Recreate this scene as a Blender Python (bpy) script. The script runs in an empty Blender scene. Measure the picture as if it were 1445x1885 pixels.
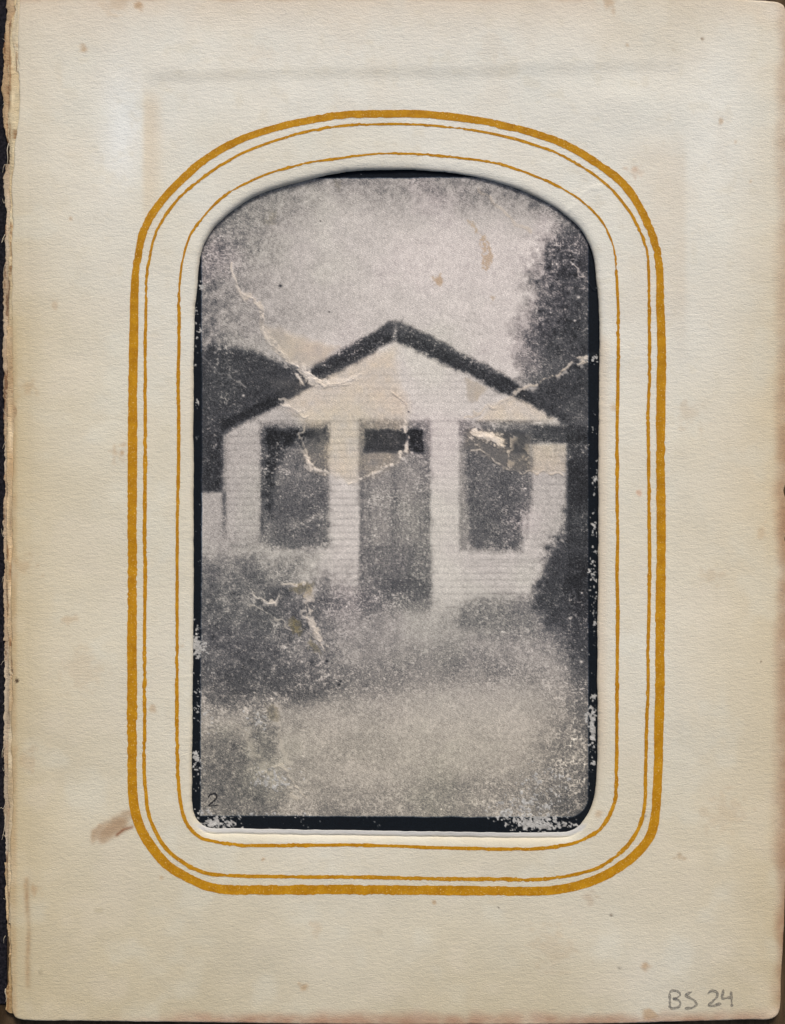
import bpy, math, random
import numpy as np
from mathutils import Vector

# ---------------------------------------------------------------- camera, sky, sun, exposure
S = 7.3e-5                     # metres for one unit of the layout (a leaf about 104 x 137 mm)
CX, CY = 722.5, 942.5          # layout centre
HC = 0.24                      # height of the camera above the leaf

scene = bpy.context.scene
cam_d = bpy.data.cameras.new("camera")
cam = bpy.data.objects.new("camera", cam_d)
scene.collection.objects.link(cam)
cam.location = (0.0, 0.0, HC)
cam.rotation_euler = (0.0, 0.0, 0.0)
cam_d.sensor_fit = 'VERTICAL'
cam_d.sensor_height = 24.0
cam_d.lens = 24.0 * HC / (1885 * S)
cam_d.clip_start = 0.005
cam_d.clip_end = 50.0
scene.camera = cam

SUN_EL, SUN_AZ = math.radians(42), math.radians(8)     # azimuth from +Y towards +X
world = bpy.data.worlds.new("World")
scene.world = world
world.use_nodes = True
wn = world.node_tree
wn.nodes.clear()
w_out = wn.nodes.new("ShaderNodeOutputWorld")
w_bg = wn.nodes.new("ShaderNodeBackground")
w_sky = wn.nodes.new("ShaderNodeTexSky")
w_sky.sky_type = 'NISHITA'
w_sky.sun_disc = False
w_sky.sun_elevation = SUN_EL
w_sky.sun_rotation = SUN_AZ
w_sky.air_density = 1.0
w_sky.dust_density = 6.0
w_sky.ozone_density = 1.0
w_bg.inputs["Strength"].default_value = 0.06
wn.links.new(w_sky.outputs[0], w_bg.inputs[0])
wn.links.new(w_bg.outputs[0], w_out.inputs[0])

sun_d = bpy.data.lights.new("sun", 'SUN')
sun_d.energy = 1.5
sun_d.angle = math.radians(16)
sun_d.color = (1.0, 0.985, 0.965)
sun = bpy.data.objects.new("sun", sun_d)
scene.collection.objects.link(sun)
sv = Vector((math.sin(SUN_AZ) * math.cos(SUN_EL), math.cos(SUN_AZ) * math.cos(SUN_EL), math.sin(SUN_EL)))
sun.rotation_euler = sv.to_track_quat('Z', 'Y').to_euler()
sun.location = sv * 3

scene.view_settings.view_transform = 'Standard'
scene.view_settings.look = 'None'
scene.view_settings.gamma = 1.0
scene.view_settings.use_curve_mapping = False
scene.view_settings.exposure = 0.62
WHITE = np.array((1.0, 1.0, 1.0))       # light that a white card returns here (measured)

# ---------------------------------------------------------------- helpers
rng = np.random.default_rng(24)
random.seed(24)
COL = scene.collection


def lin(c):
    c = np.asarray(c, dtype=np.float64)
    return np.where(c <= 0.04045, c / 12.92, ((np.maximum(c, 0) + 0.055) / 1.055) ** 2.4)


def albedo(rgb255):
    return np.clip(lin(np.asarray(rgb255, dtype=np.float64) / 255.0) / WHITE, 0.004, 0.92)


def sm(a, b, x):
    t = np.clip((x - a) / (b - a), 0, 1)
    return t * t * (3 - 2 * t)


def hash2(ix, iy, seed):
    h = (ix.astype(np.int64) * 374761393 + iy.astype(np.int64) * 668265263 + seed * 1442695041) & 0xFFFFFFFF
    h = ((h ^ (h >> 13)) * 1274126177) & 0xFFFFFFFF
    h = (h ^ (h >> 16)) & 0xFFFFFFFF
    h = (h * 2246822519) & 0xFFFFFFFF
    h = h ^ (h >> 15)
    return (h & 0xFFFFFF) / float(0xFFFFFF)


def vn(x, y, sx, sy=None, seed=0):
    """value noise in -1..1, cell size sx by sy"""
    sy = sx if sy is None else sy
    x = np.asarray(x, float) / sx
    y = np.asarray(y, float) / sy
    ix, iy = np.floor(x), np.floor(y)
    fx, fy = x - ix, y - iy
    fx = fx * fx * (3 - 2 * fx)
    fy = fy * fy * (3 - 2 * fy)
    a, b = hash2(ix, iy, seed), hash2(ix + 1, iy, seed)
    c, d = hash2(ix, iy + 1, seed), hash2(ix + 1, iy + 1, seed)
    return 2 * ((a * (1 - fx) + b * fx) * (1 - fy) + (c * (1 - fx) + d * fx) * fy) - 1


def fbm(x, y, s, seed=0, oct=3, sy=None):
    sy = s if sy is None else sy
    v, amp, tot = 0, 1.0, 0
    for i in range(oct):
        v = v + amp * vn(x, y, s / 2 ** i, sy / 2 ** i, seed + 17 * i)
        tot += amp
        amp *= 0.55
    return v / tot * 1.35


def sdpoly(X, Y, pts):
    """signed distance to a polygon, negative inside"""
    p = np.array(pts, float)
    d = np.full(X.shape, 1e18)
    s = np.zeros(X.shape, bool)
    n = len(p)
    for i in range(n):
        ax, ay = p[i]
        bx, by = p[(i + 1) % n]
        ex, ey = bx - ax, by - ay
        wx, wy = X - ax, Y - ay
        t = np.clip((wx * ex + wy * ey) / (ex * ex + ey * ey + 1e-12), 0, 1)
        d = np.minimum(d, (wx - t * ex) ** 2 + (wy - t * ey) ** 2)
        if ay != by:
            c = ((ay > Y) != (by > Y)) & (X < ex * (Y - ay) / (by - ay) + ax)
            s ^= c
    d = np.sqrt(d)
    return np.where(s, -d, d)


def dline(X, Y, pts):
    """distance to an open polyline and the position along it (0..1)"""
    p = np.array(pts, float)
    d = np.full(X.shape, 1e18)
    u = np.zeros(X.shape)
    L = np.concatenate(([0], np.cumsum(np.hypot(*np.diff(p, axis=0).T))))
    for i in range(len(p) - 1):
        ax, ay = p[i]
        ex, ey = p[i + 1] - p[i]
        wx, wy = X - ax, Y - ay
        t = np.clip((wx * ex + wy * ey) / (ex * ex + ey * ey + 1e-12), 0, 1)
        q = (wx - t * ex) ** 2 + (wy - t * ey) ** 2
        m = q < d
        d = np.where(m, q, d)
        u = np.where(m, (L[i] + t * (L[i + 1] - L[i])) / L[-1], u)
    return np.sqrt(d), u


def spline(pts, n, closed=True):
    """Catmull-Rom through pts, n samples evenly spaced along the length"""
    p = np.array(pts, float)
    m = len(p)
    out = []
    segs = m if closed else m - 1
    for i in range(segs):
        if closed:
            a, b, c, d = p[(i - 1) % m], p[i], p[(i + 1) % m], p[(i + 2) % m]
        else:
            a, b, c, d = p[max(i - 1, 0)], p[i], p[i + 1], p[min(i + 2, m - 1)]
        # centripetal parameters keep unevenly spaced points from looping
        t0 = 0.0
        t1 = t0 + max(np.hypot(*(b - a)), 1e-6) ** 0.5
        t2 = t1 + max(np.hypot(*(c - b)), 1e-6) ** 0.5
        t3 = t2 + max(np.hypot(*(d - c)), 1e-6) ** 0.5
        for t in np.linspace(t1, t2, 24, endpoint=False):
            A1 = (t1 - t) / (t1 - t0) * a + (t - t0) / (t1 - t0) * b
            A2 = (t2 - t) / (t2 - t1) * b + (t - t1) / (t2 - t1) * c
            A3 = (t3 - t) / (t3 - t2) * c + (t - t2) / (t3 - t2) * d
            B1 = (t2 - t) / (t2 - t0) * A1 + (t - t0) / (t2 - t0) * A2
            B2 = (t3 - t) / (t3 - t1) * A2 + (t - t1) / (t3 - t1) * A3
            out.append((t2 - t) / (t2 - t1) * B1 + (t - t1) / (t2 - t1) * B2)
    out.append(p[0] if closed else p[-1])
    out = np.array(out)
    L = np.concatenate(([0], np.cumsum(np.hypot(*np.diff(out, axis=0).T))))
    q = np.linspace(0, L[-1], n, endpoint=not closed)
    return np.stack([np.interp(q, L, out[:, 0]), np.interp(q, L, out[:, 1])], 1)


def to_world(x, y, zl):
    """layout coordinates (x right, y down, zl up, all in layout units) to metres"""
    return np.stack([(np.asarray(x) - CX) * S, (CY - np.asarray(y)) * S, np.asarray(zl) * S], -1)


def grid_faces(nr, nc, wrap=False):
    r = np.arange(nr - 1)[:, None]
    c = np.arange(nc if wrap else nc - 1)[None, :]
    c2 = (c + 1) % nc
    a = r * nc + c
    b = r * nc + c2
    d = (r + 1) * nc + c
    e = (r + 1) * nc + c2
    return np.stack([a + 0 * b, d + 0 * b, e + 0 * a, b + 0 * a], -1).reshape(-1, 4)


def mesh_obj(name, verts, quads, mat, parent=None, uv=None, color=None, smooth=True, normals=None):
    me = bpy.data.meshes.new(name)
    verts = np.ascontiguousarray(verts, dtype=np.float32)
    quads = np.ascontiguousarray(quads, dtype=np.int32)
    k = quads.shape[1]
    me.vertices.add(len(verts))
    me.vertices.foreach_set("co", verts.ravel())
    me.loops.add(quads.size)
    me.loops.foreach_set("vertex_index", quads.ravel())
    me.polygons.add(len(quads))
    me.polygons.foreach_set("loop_start", np.arange(0, quads.size, k, dtype=np.int32))
    me.polygons.foreach_set("loop_total", np.full(len(quads), k, dtype=np.int32))
    me.polygons.foreach_set("use_smooth", np.full(len(quads), smooth, dtype=bool))
    me.update(calc_edges=True)
    if uv is not None:
        l = me.uv_layers.new(name="layout")
        l.data.foreach_set("uv", np.ascontiguousarray(uv, dtype=np.float32)[quads.ravel()].ravel())
    if color is not None:
        a = me.color_attributes.new("pigment", 'FLOAT_COLOR', 'POINT')
        c4 = np.ones((len(verts), 4), dtype=np.float32)
        c4[:, :3] = color
        a.data.foreach_set("color", c4.ravel())
    if normals is not None:
        me.normals_split_custom_set_from_vertices([tuple(n) for n in normals])
    me.materials.append(mat)
    o = bpy.data.objects.new(name, me)
    COL.objects.link(o)
    o.parent = parent
    return o


def empty(name, label, cat):
    o = bpy.data.objects.new(name, None)
    o.empty_display_size = 0.01
    COL.objects.link(o)
    o["label"] = label
    o["category"] = cat
    return o


def nd(nt, kind, **kw):
    n = nt.nodes.new(kind)
    for k, v in kw.items():
        setattr(n, k, v)
    return n


def new_mat(name):
    m = bpy.data.materials.new(name)
    m.use_nodes = True
    nt = m.node_tree
    return m, nt, nt.nodes["Principled BSDF"]


def noise_node(nt, coord, scale, stretch=(1, 1, 1), detail=3.0, rough=0.55):
    mp = nd(nt, "ShaderNodeMapping")
    mp.inputs["Scale"].default_value = stretch
    nt.links.new(coord, mp.inputs["Vector"])
    n = nd(nt, "ShaderNodeTexNoise")
    n.inputs["Scale"].default_value = scale
    n.inputs["Detail"].default_value = detail
    n.inputs["Roughness"].default_value = rough
    nt.links.new(mp.outputs[0], n.inputs["Vector"])
    return n.outputs[0]


def ramp(nt, fac, p0, c0, p1, c1):
    r = nd(nt, "ShaderNodeMapRange")
    r.inputs["From Min"].default_value = p0
    r.inputs["From Max"].default_value = p1
    r.inputs["To Min"].default_value = c0
    r.inputs["To Max"].default_value = c1
    nt.links.new(fac, r.inputs["Value"])
    return r.outputs[0]


def mathn(nt, op, a, b):
    n = nd(nt, "ShaderNodeMath", operation=op)
    for i, v in enumerate((a, b)):
        if isinstance(v, (int, float)):
            n.inputs[i].default_value = v
        else:
            nt.links.new(v, n.inputs[i])
    return n.outputs[0]


def scale_color(nt, col, fac):
    n = nd(nt, "ShaderNodeVectorMath", operation='SCALE')
    nt.links.new(col, n.inputs[0])
    nt.links.new(fac, n.inputs["Scale"])
    return n.outputs[0]


def bump(nt, height, strength, dist, prev=None):
    b = nd(nt, "ShaderNodeBump")
    b.inputs["Strength"].default_value = strength
    b.inputs["Distance"].default_value = dist
    nt.links.new(height, b.inputs["Height"])
    if prev is not None:
        nt.links.new(prev, b.inputs["Normal"])
    return b.outputs[0]


# ---------------------------------------------------------------- materials
def paper_material(name, fibre=1.0, color=None):
    m, nt, p = new_mat(name)
    uv = nd(nt, "ShaderNodeUVMap", uv_map="layout").outputs[0]
    if color is None:
        c = nd(nt, "ShaderNodeAttribute", attribute_name="pigment").outputs["Color"]
    else:
        rgb = nd(nt, "ShaderNodeRGB")
        rgb.outputs[0].default_value = (*color, 1)
        c = rgb.outputs[0]
    # uv unit = 100 layout units
    f1 = noise_node(nt, uv, 8.0, (1.0, 1.9, 1), 5.0, 0.66)
    f2 = noise_node(nt, uv, 30.0, (1.0, 1.6, 1), 3.0, 0.6)
    f3 = noise_node(nt, uv, 2.2, (1.0, 1.3, 1), 4.0, 0.6)
    k = mathn(nt, 'MULTIPLY', ramp(nt, f2, 0.3, 0.965, 0.7, 1.03), ramp(nt, f3, 0.3, 0.975, 0.7, 1.02))
    nt.links.new(scale_color(nt, c, k), p.inputs["Base Color"])
    n1 = bump(nt, f1, 0.45 * fibre, 0.00022)
    n2 = bump(nt, f2, 0.65 * fibre, 0.00008, n1)
    nt.links.new(n2, p.inputs["Normal"])
    p.inputs["Roughness"].default_value = 0.78
    p.inputs["Specular IOR Level"].default_value = 0.25
    return m


def print_material():
    m, nt, p = new_mat("printed_card")
    uv = nd(nt, "ShaderNodeUVMap", uv_map="layout").outputs[0]
    c = nd(nt, "ShaderNodeAttribute", attribute_name="pigment").outputs["Color"]
    # fine screen of the print: slanted dots, too small to build
    g = noise_node(nt, uv, 60.0, (1, 1, 1), 2.0, 0.6)
    rot = nd(nt, "ShaderNodeMapping")
    rot.inputs["Rotation"].default_value = (0, 0, math.radians(58))
    nt.links.new(uv, rot.inputs["Vector"])
    w = nd(nt, "ShaderNodeTexWave", wave_type='BANDS', bands_direction='X')
    w.inputs["Scale"].default_value = 9.0
    w.inputs["Distortion"].default_value = 2.5
    w.inputs["Detail Scale"].default_value = 6.0
    nt.links.new(rot.outputs[0], w.inputs["Vector"])
    k = mathn(nt, 'MULTIPLY', ramp(nt, g, 0.3, 0.74, 0.7, 1.26), ramp(nt, w.outputs["Fac"], 0.0, 0.94, 1.0, 1.06))
    nt.links.new(scale_color(nt, c, k), p.inputs["Base Color"])
    h = noise_node(nt, uv, 16.0, (1, 1.6, 1), 3.0, 0.6)
    nt.links.new(bump(nt, h, 0.35, 0.00007), p.inputs["Normal"])
    p.inputs["Roughness"].default_value = 0.7
    p.inputs["Specular IOR Level"].default_value = 0.10
    return m


def gold_material():
    m, nt, p = new_mat("gilt_ink")
    uv = nd(nt, "ShaderNodeUVMap", uv_map="layout").outputs[0]
    a = noise_node(nt, uv, 5.0, (1, 1, 1), 4.0, 0.65)
    b = noise_node(nt, uv, 30.0, (1, 1, 1), 2.0, 0.6)
    mix = nd(nt, "ShaderNodeMix", data_type='RGBA')
    mix.inputs["A"].default_value = (*albedo((160, 108, 8)), 1)
    mix.inputs["B"].default_value = (*albedo((190, 138, 26)), 1)
    nt.links.new(ramp(nt, a, 0.3, 0.0, 0.7, 1.0), mix.inputs["Factor"])
    fleck = nd(nt, "ShaderNodeMix", data_type='RGBA')
    nt.links.new(mix.outputs["Result"], fleck.inputs["A"])
    fleck.inputs["B"].default_value = (*albedo((226, 190, 120)), 1)
    nt.links.new(ramp(nt, b, 0.60, 0.0, 0.72, 0.75), fleck.inputs["Factor"])
    nt.links.new(fleck.outputs["Result"], p.inputs["Base Color"])
    nt.links.new(bump(nt, b, 0.5, 0.00006), p.inputs["Normal"])
    p.inputs["Roughness"].default_value = 0.5
    p.inputs["Specular IOR Level"].default_value = 0.12
    return m


def graphite_material(name, rgb, cover):
    m, nt, p = new_mat(name)
    uv = nd(nt, "ShaderNodeUVMap", uv_map="layout").outputs[0]
    g = noise_node(nt, uv, 34.0, (1, 1.5, 1), 3.0, 0.65)
    p.inputs["Base Color"].default_value = (*albedo(rgb), 1)
    p.inputs["Roughness"].default_value = 0.55
    nt.links.new(ramp(nt, g, 0.36, cover * 0.35, 0.54, cover), p.inputs["Alpha"])
    return m


def wood_material():
    m, nt, p = new_mat("dark_wood")
    tc = nd(nt, "ShaderNodeTexCoord").outputs["Object"]
    g = noise_node(nt, tc, 260.0, (1, 0.12, 1), 6.0, 0.65)
    f = noise_node(nt, tc, 1500.0, (1, 0.08, 1), 3.0, 0.6)
    mix = nd(nt, "ShaderNodeMix", data_type='RGBA')
    mix.inputs["A"].default_value = (0.022, 0.013, 0.006, 1)
    mix.inputs["B"].default_value = (0.15, 0.098, 0.055, 1)
    nt.links.new(mathn(nt, 'MULTIPLY', ramp(nt, g, 0.32, 0.0, 0.66, 1.0), ramp(nt, f, 0.3, 0.55, 0.65, 1.1)), mix.inputs["Factor"])
    nt.links.new(mix.outputs["Result"], p.inputs["Base Color"])
    nt.links.new(bump(nt, g, 0.6, 0.0004), p.inputs["Normal"])
    p.inputs["Roughness"].default_value = 0.7
    p.inputs["Specular IOR Level"].default_value = 0.08
    return m


def leather_material():
    m, nt, p = new_mat("black_leather")
    tc = nd(nt, "ShaderNodeTexCoord").outputs["Object"]
    g = noise_node(nt, tc, 2600.0, (1, 1, 1), 4.0, 0.6)
    mix = nd(nt, "ShaderNodeMix", data_type='RGBA')
    mix.inputs["A"].default_value = (0.004, 0.004, 0.006, 1)
    mix.inputs["B"].default_value = (0.022, 0.019, 0.024, 1)
    nt.links.new(ramp(nt, g, 0.4, 0.0, 0.7, 1.0), mix.inputs["Factor"])
    nt.links.new(mix.outputs["Result"], p.inputs["Base Color"])
    nt.links.new(bump(nt, g, 0.5, 0.0002), p.inputs["Normal"])
    p.inputs["Roughness"].default_value = 0.7
    p.inputs["Specular IOR Level"].default_value = 0.08
    return m


M_PAPER = paper_material("aged_paper")
M_TORN = paper_material("torn_paper", 1.6)
M_PRINT = print_material()
M_GOLD = gold_material()
M_PENCIL = graphite_material("graphite", (104, 102, 98), 0.54)
M_INK = graphite_material("dark_pencil", (30, 30, 32), 1.0)
M_WOOD = wood_material()
M_LEATHER = leather_material()
mf, _nt, _p = new_mat("linen_fibre")
_p.inputs["Base Color"].default_value = (*albedo((196, 182, 158)), 1)
_p.inputs["Roughness"].default_value = 0.8
M_FIBRE = mf

# ---------------------------------------------------------------- the table
Z_TABLE = -20.0           # layout units: the leaf is about 1.4 mm thick


def box(name, x0, x1, y0, y1, z0, z1, mat, parent=None, bevel=0.0):
    """axis aligned box in metres with bevelled edges"""
    import bmesh
    bm = bmesh.new()
    bmesh.ops.create_cube(bm, size=1.0)
    for v in bm.verts:
        v.co = ((x0 + x1) / 2 + v.co.x * (x1 - x0), (y0 + y1) / 2 + v.co.y * (y1 - y0), (z0 + z1) / 2 + v.co.z * (z1 - z0))
    if bevel:
        bmesh.ops.bevel(bm, geom=bm.edges[:], offset=bevel, segments=3, affect='EDGES')
    me = bpy.data.meshes.new(name)
    bm.to_mesh(me)
    bm.free()
    me.materials.append(mat)
    o = bpy.data.objects.new(name, me)
    COL.objects.link(o)
    o.parent = parent
    return o


tab = box("table_top", -1.2, 1.2, -0.8, 0.8, Z_TABLE * S - 0.03, Z_TABLE * S, M_WOOD, bevel=0.003)
tab["kind"] = "structure"

# ---------------------------------------------------------------- album leaf: outlines
OPENING = [(728, 311), (803, 313.5), (878, 323.8), (930, 338), (983, 359), (1038, 391), (1071, 423), (1090, 461), (1098.5, 511),
           (1103.5, 594), (1104, 690), (1102.5, 850), (1102, 1000), (1100.5, 1200), (1100, 1409), (1094, 1469), (1080, 1503), (1056, 1529),
           (997, 1534), (858, 1533), (720, 1531), (534, 1528.5), (423, 1526), (380, 1524), (361, 1508), (353.5, 1480), (352.5, 1426),
           (354.5, 1260), (355.5, 1000), (355.5, 800), (355.5, 677), (357, 594), (361, 539), (370, 462), (390, 423), (423, 389.5),
           (478, 356), (572, 328), (645, 314.5)]
LINE_IN = [(728, 283), (780, 284), (845, 290), (914, 301), (969, 317), (1038, 348), (1080, 377), (1107, 406), (1120, 431), (1130, 458),
           (1135, 500), (1139, 620), (1138, 700), (1136, 800), (1137, 1000), (1136, 1200), (1135, 1340), (1134, 1441), (1130, 1480),
           (1115, 1513), (1094, 1535), (1063, 1550), (1036, 1556), (1000, 1561), (950, 1563), (800, 1561), (700, 1557), (600, 1556),
           (500, 1556.5), (433, 1555), (391, 1548), (368, 1541), (348, 1522), (338, 1503), (330, 1466), (327, 1416), (325.5, 1280),
           (326, 1000), (328, 850), (328, 700), (329, 600), (332, 505), (340, 462), (355, 425), (409, 364.5), (465, 332), (534, 307.5),
           (631, 290), (690, 283.5)]
LINE_MID = [(728, 228), (800, 231), (870, 239), (950, 256), (1000, 272), (1045, 291), (1086, 316), (1123, 345), (1156, 386), (1175, 419),
            (1188, 449), (1193, 480), (1195, 560), (1196, 660), (1194, 780), (1195, 900), (1196, 1000), (1193, 1200), (1191, 1340),
            (1188.5, 1430), (1186, 1484), (1177, 1520), (1162, 1547), (1137, 1573), (1104, 1596), (1063, 1609), (1000, 1618), (900, 1619),
            (760, 1617), (600, 1614.5), (500, 1613.5), (412, 1611), (370, 1604), (327, 1581), (302, 1558), (285, 1530), (273, 1499),
            (268, 1465), (266, 1428), (266, 1280), (266.5, 1000), (267, 850), (267.5, 700), (268, 600), (271, 500), (276, 475), (283, 440),
            (300, 403), (340, 354), (382, 321), (430, 291), (480, 268), (540, 249), (600, 236), (650, 230)]
LINE_OUT = [(728, 209), (800, 211), (870, 219), (950, 236), (1000, 251), (1045, 269), (1108, 307), (1150, 343), (1183, 393), (1203, 440),
            (1212, 480), (1216, 560), (1218, 660), (1217, 780), (1217, 900), (1218, 1000), (1215, 1200), (1213, 1340), (1210, 1448),
            (1206, 1500), (1198, 1534), (1182, 1559), (1159, 1582), (1126, 1605), (1087, 1623), (1043, 1635), (1000, 1639.5), (900, 1640), (760, 1639),
            (600, 1638), (500, 1638), (412, 1636), (380, 1630.5), (348, 1617), (310, 1594), (285, 1566), (264, 1534), (250, 1498),
            (244.5, 1462), (243, 1420), (243, 1280), (243.5, 1000), (244, 850), (244.5, 700), (246, 600), (249, 510), (254, 474), (262, 433),
            (275, 402), (300, 367), (340, 326), (370, 300), (410, 273), (455, 252), (520, 232), (600, 216.5), (660, 210)]
# outer edge of the leaf, clockwise from the top left corner
EDGE_TOP = [(36, -14), (300, -14), (700, -12), (1000, -9), (1290, -4), (1370, 1), (1412, 3)]
EDGE_RIGHT = [(1432, 4.5), (1441, 9), (1445, 20), (1446, 60), (1446, 200), (1446, 500), (1446, 700), (1446, 880), (1445, 893), (1442, 905), (1445, 918),
              (1446, 950), (1446, 984), (1443, 992), (1446, 1002), (1446, 1300), (1445, 1550), (1443, 1650), (1440, 1730), (1436, 1800),
              (1434.5, 1850)]
EDGE_BOTTOM = [(1431, 1866), (1420, 1873.5), (1380, 1875), (1145, 1882), (800, 1885), (600, 1884), (300, 1880), (150, 1878), (60, 1877),
               (40, 1876)]
EDGE_LEFT = [(29, 1872), (25, 1862), (24, 1820), (22, 1770), (19.5, 1700), (20, 1620), (23, 1500), (25, 1480), (22, 1380), (24, 1260),
             (23, 1180), (21, 1080), (24, 980), (24, 900), (25, 780), (24, 680), (23, 580), (22, 500), (24, 400), (23, 360), (26, 310),
             (28, 270), (34, 235), (37, 190), (36, 140), (34, 90), (35, 30), (36, 0)]

NA = 1800
op = spline(OPENING, NA)
# outward normals of the opening
tg = np.roll(op, -1, 0) - np.roll(op, 1, 0)
tg /= np.hypot(tg[:, 0], tg[:, 1])[:, None]
nrm = np.stack([tg[:, 1], -tg[:, 0]], 1)        # clockwise with y down: outward
if (nrm[0] * np.array([0, -1])).sum() < 0:
    nrm = -nrm
jit = fbm(op[:, 0], op[:, 1], 40, 5, 3) * 0.9 + vn(op[:, 0], op[:, 1], 7, None, 9) * 0.35
op = op + nrm * jit[:, None]


def lip_offset(d):
    return op + nrm * d


ring0 = lip_offset(26.0)
edge_all = np.array(EDGE_TOP + EDGE_RIGHT + EDGE_BOTTOM + EDGE_LEFT, float)


def edge_spline():
    """leaf edge, resampled so that sample i lies outwards of opening sample i"""
    dense = spline(edge_all, 6000)
    dense[:, 0] += 0
    nx = vn(dense[:, 0], dense[:, 1], 23, None, 31) * 0.8 + vn(dense[:, 0], dense[:, 1], 6, None, 32) * 0.5
    left = dense[:, 0] < 60
    dense[:, 0] += np.where(left, nx * 1.7, nx * 0.4)
    dense[:, 1] += np.where(left, 0, nx * 0.5)
    ctr = np.array([728.0, 930.0])
    # anchors: index of opening sample nearest to the four diagonal directions
    def idx(arr, dirx, diry):
        return int(np.argmax(arr[:, 0] * dirx + arr[:, 1] * diry))
    k = 1.0
    dirs = [(1, -k), (1, k), (-1, k), (-1, -k)]
    io = [idx(ring0, *d) for d in dirs]
    ie = [idx(dense, *d) for d in dirs]
    out = np.zeros_like(op)
    n, m = len(op), len(dense)
    for a in range(4):
        i0, i1 = io[a], io[(a + 1) % 4]
        e0, e1 = ie[a], ie[(a + 1) % 4]
        if i1 <= i0:
            i1 += n
        if e1 <= e0:
            e1 += m
        ii = np.arange(i0, i1)
        q = e0 + (ii - i0) / (i1 - i0) * (e1 - e0)
        qf = np.floor(q).astype(int)
        fr = (q - qf)[:, None]
        out[ii % n] = dense[qf % m] * (1 - fr) + dense[(qf + 1) % m] * fr
    return out


outer = edge_spline()


def leaf_height(x, y):
    """relief of the leaf's face in layout units"""
    x = np.asarray(x, float)
    y = np.asarray(y, float)
    h = 4.2 * fbm(x, y, 420, 3, 2) + 1.25 * fbm(x, y, 120, 4, 3)
    # the face sinks where a card is missing behind it: a soft rectangular step
    ytop = 143 - (x - 265) * 0.019 + 2.0 * vn(x, y, 120, None, 6)
    top = sm(-15, 15, y - ytop)
    lf = sm(-8, 14, x - (264 + 1.5 * vn(x, y, 90, None, 7)))
    rt = 1 - sm(-26, 10, x - (1262 + 2 * vn(x, y, 90, None, 8)))
    bt = 1 - sm(-30, 30, y - 1712)
    h = h - 1.7 * top * lf * rt * (0.25 + 0.75 * bt) * (1 - 0.35 * sm(300, 900, y))
    # dent below the top right corner of that step
    h += 3.2 * np.exp(-(((x - 1150) / 120) ** 2 + ((y - 190) / 46) ** 2))
    # fold at the shoulder of the opening
    d, u = dline(x, y, [(1028, 396), (1046, 388), (1066, 368), (1074, 356), (1092, 346), (1116, 338)])
    side = (x - 1028) * (338 - 395) - (y - 395) * (1112 - 1028)
    d = d + 3.0 * vn(x, y, 11, None, 14)
    h += (0.9 + 0.8 * vn(x, y, 16, None, 13)) * np.exp(-(d / 4.5) ** 2) + 0.35 * np.tanh(-side / 500.0) * np.exp(-(d / 18) ** 2)
    h += 1.6 * np.exp(-(((x - 1118) / 40) ** 2 + ((y - 650) / 26) ** 2))
    # crease along the left edge where the leaf was sewn
    h += -1.2 * np.exp(-((x - (50 + 4 * vn(x, y, 60, None, 12))) / 5.0) ** 2) * (0.3 + 0.7 * sm(1580, 1680, y))
    # edges of the leaf sag a little
    h += -2.5 * (1 - sm(0, 60, x - 24)) - 2.0 * (1 - sm(0, 40, 1446 - x))
    return h


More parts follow.
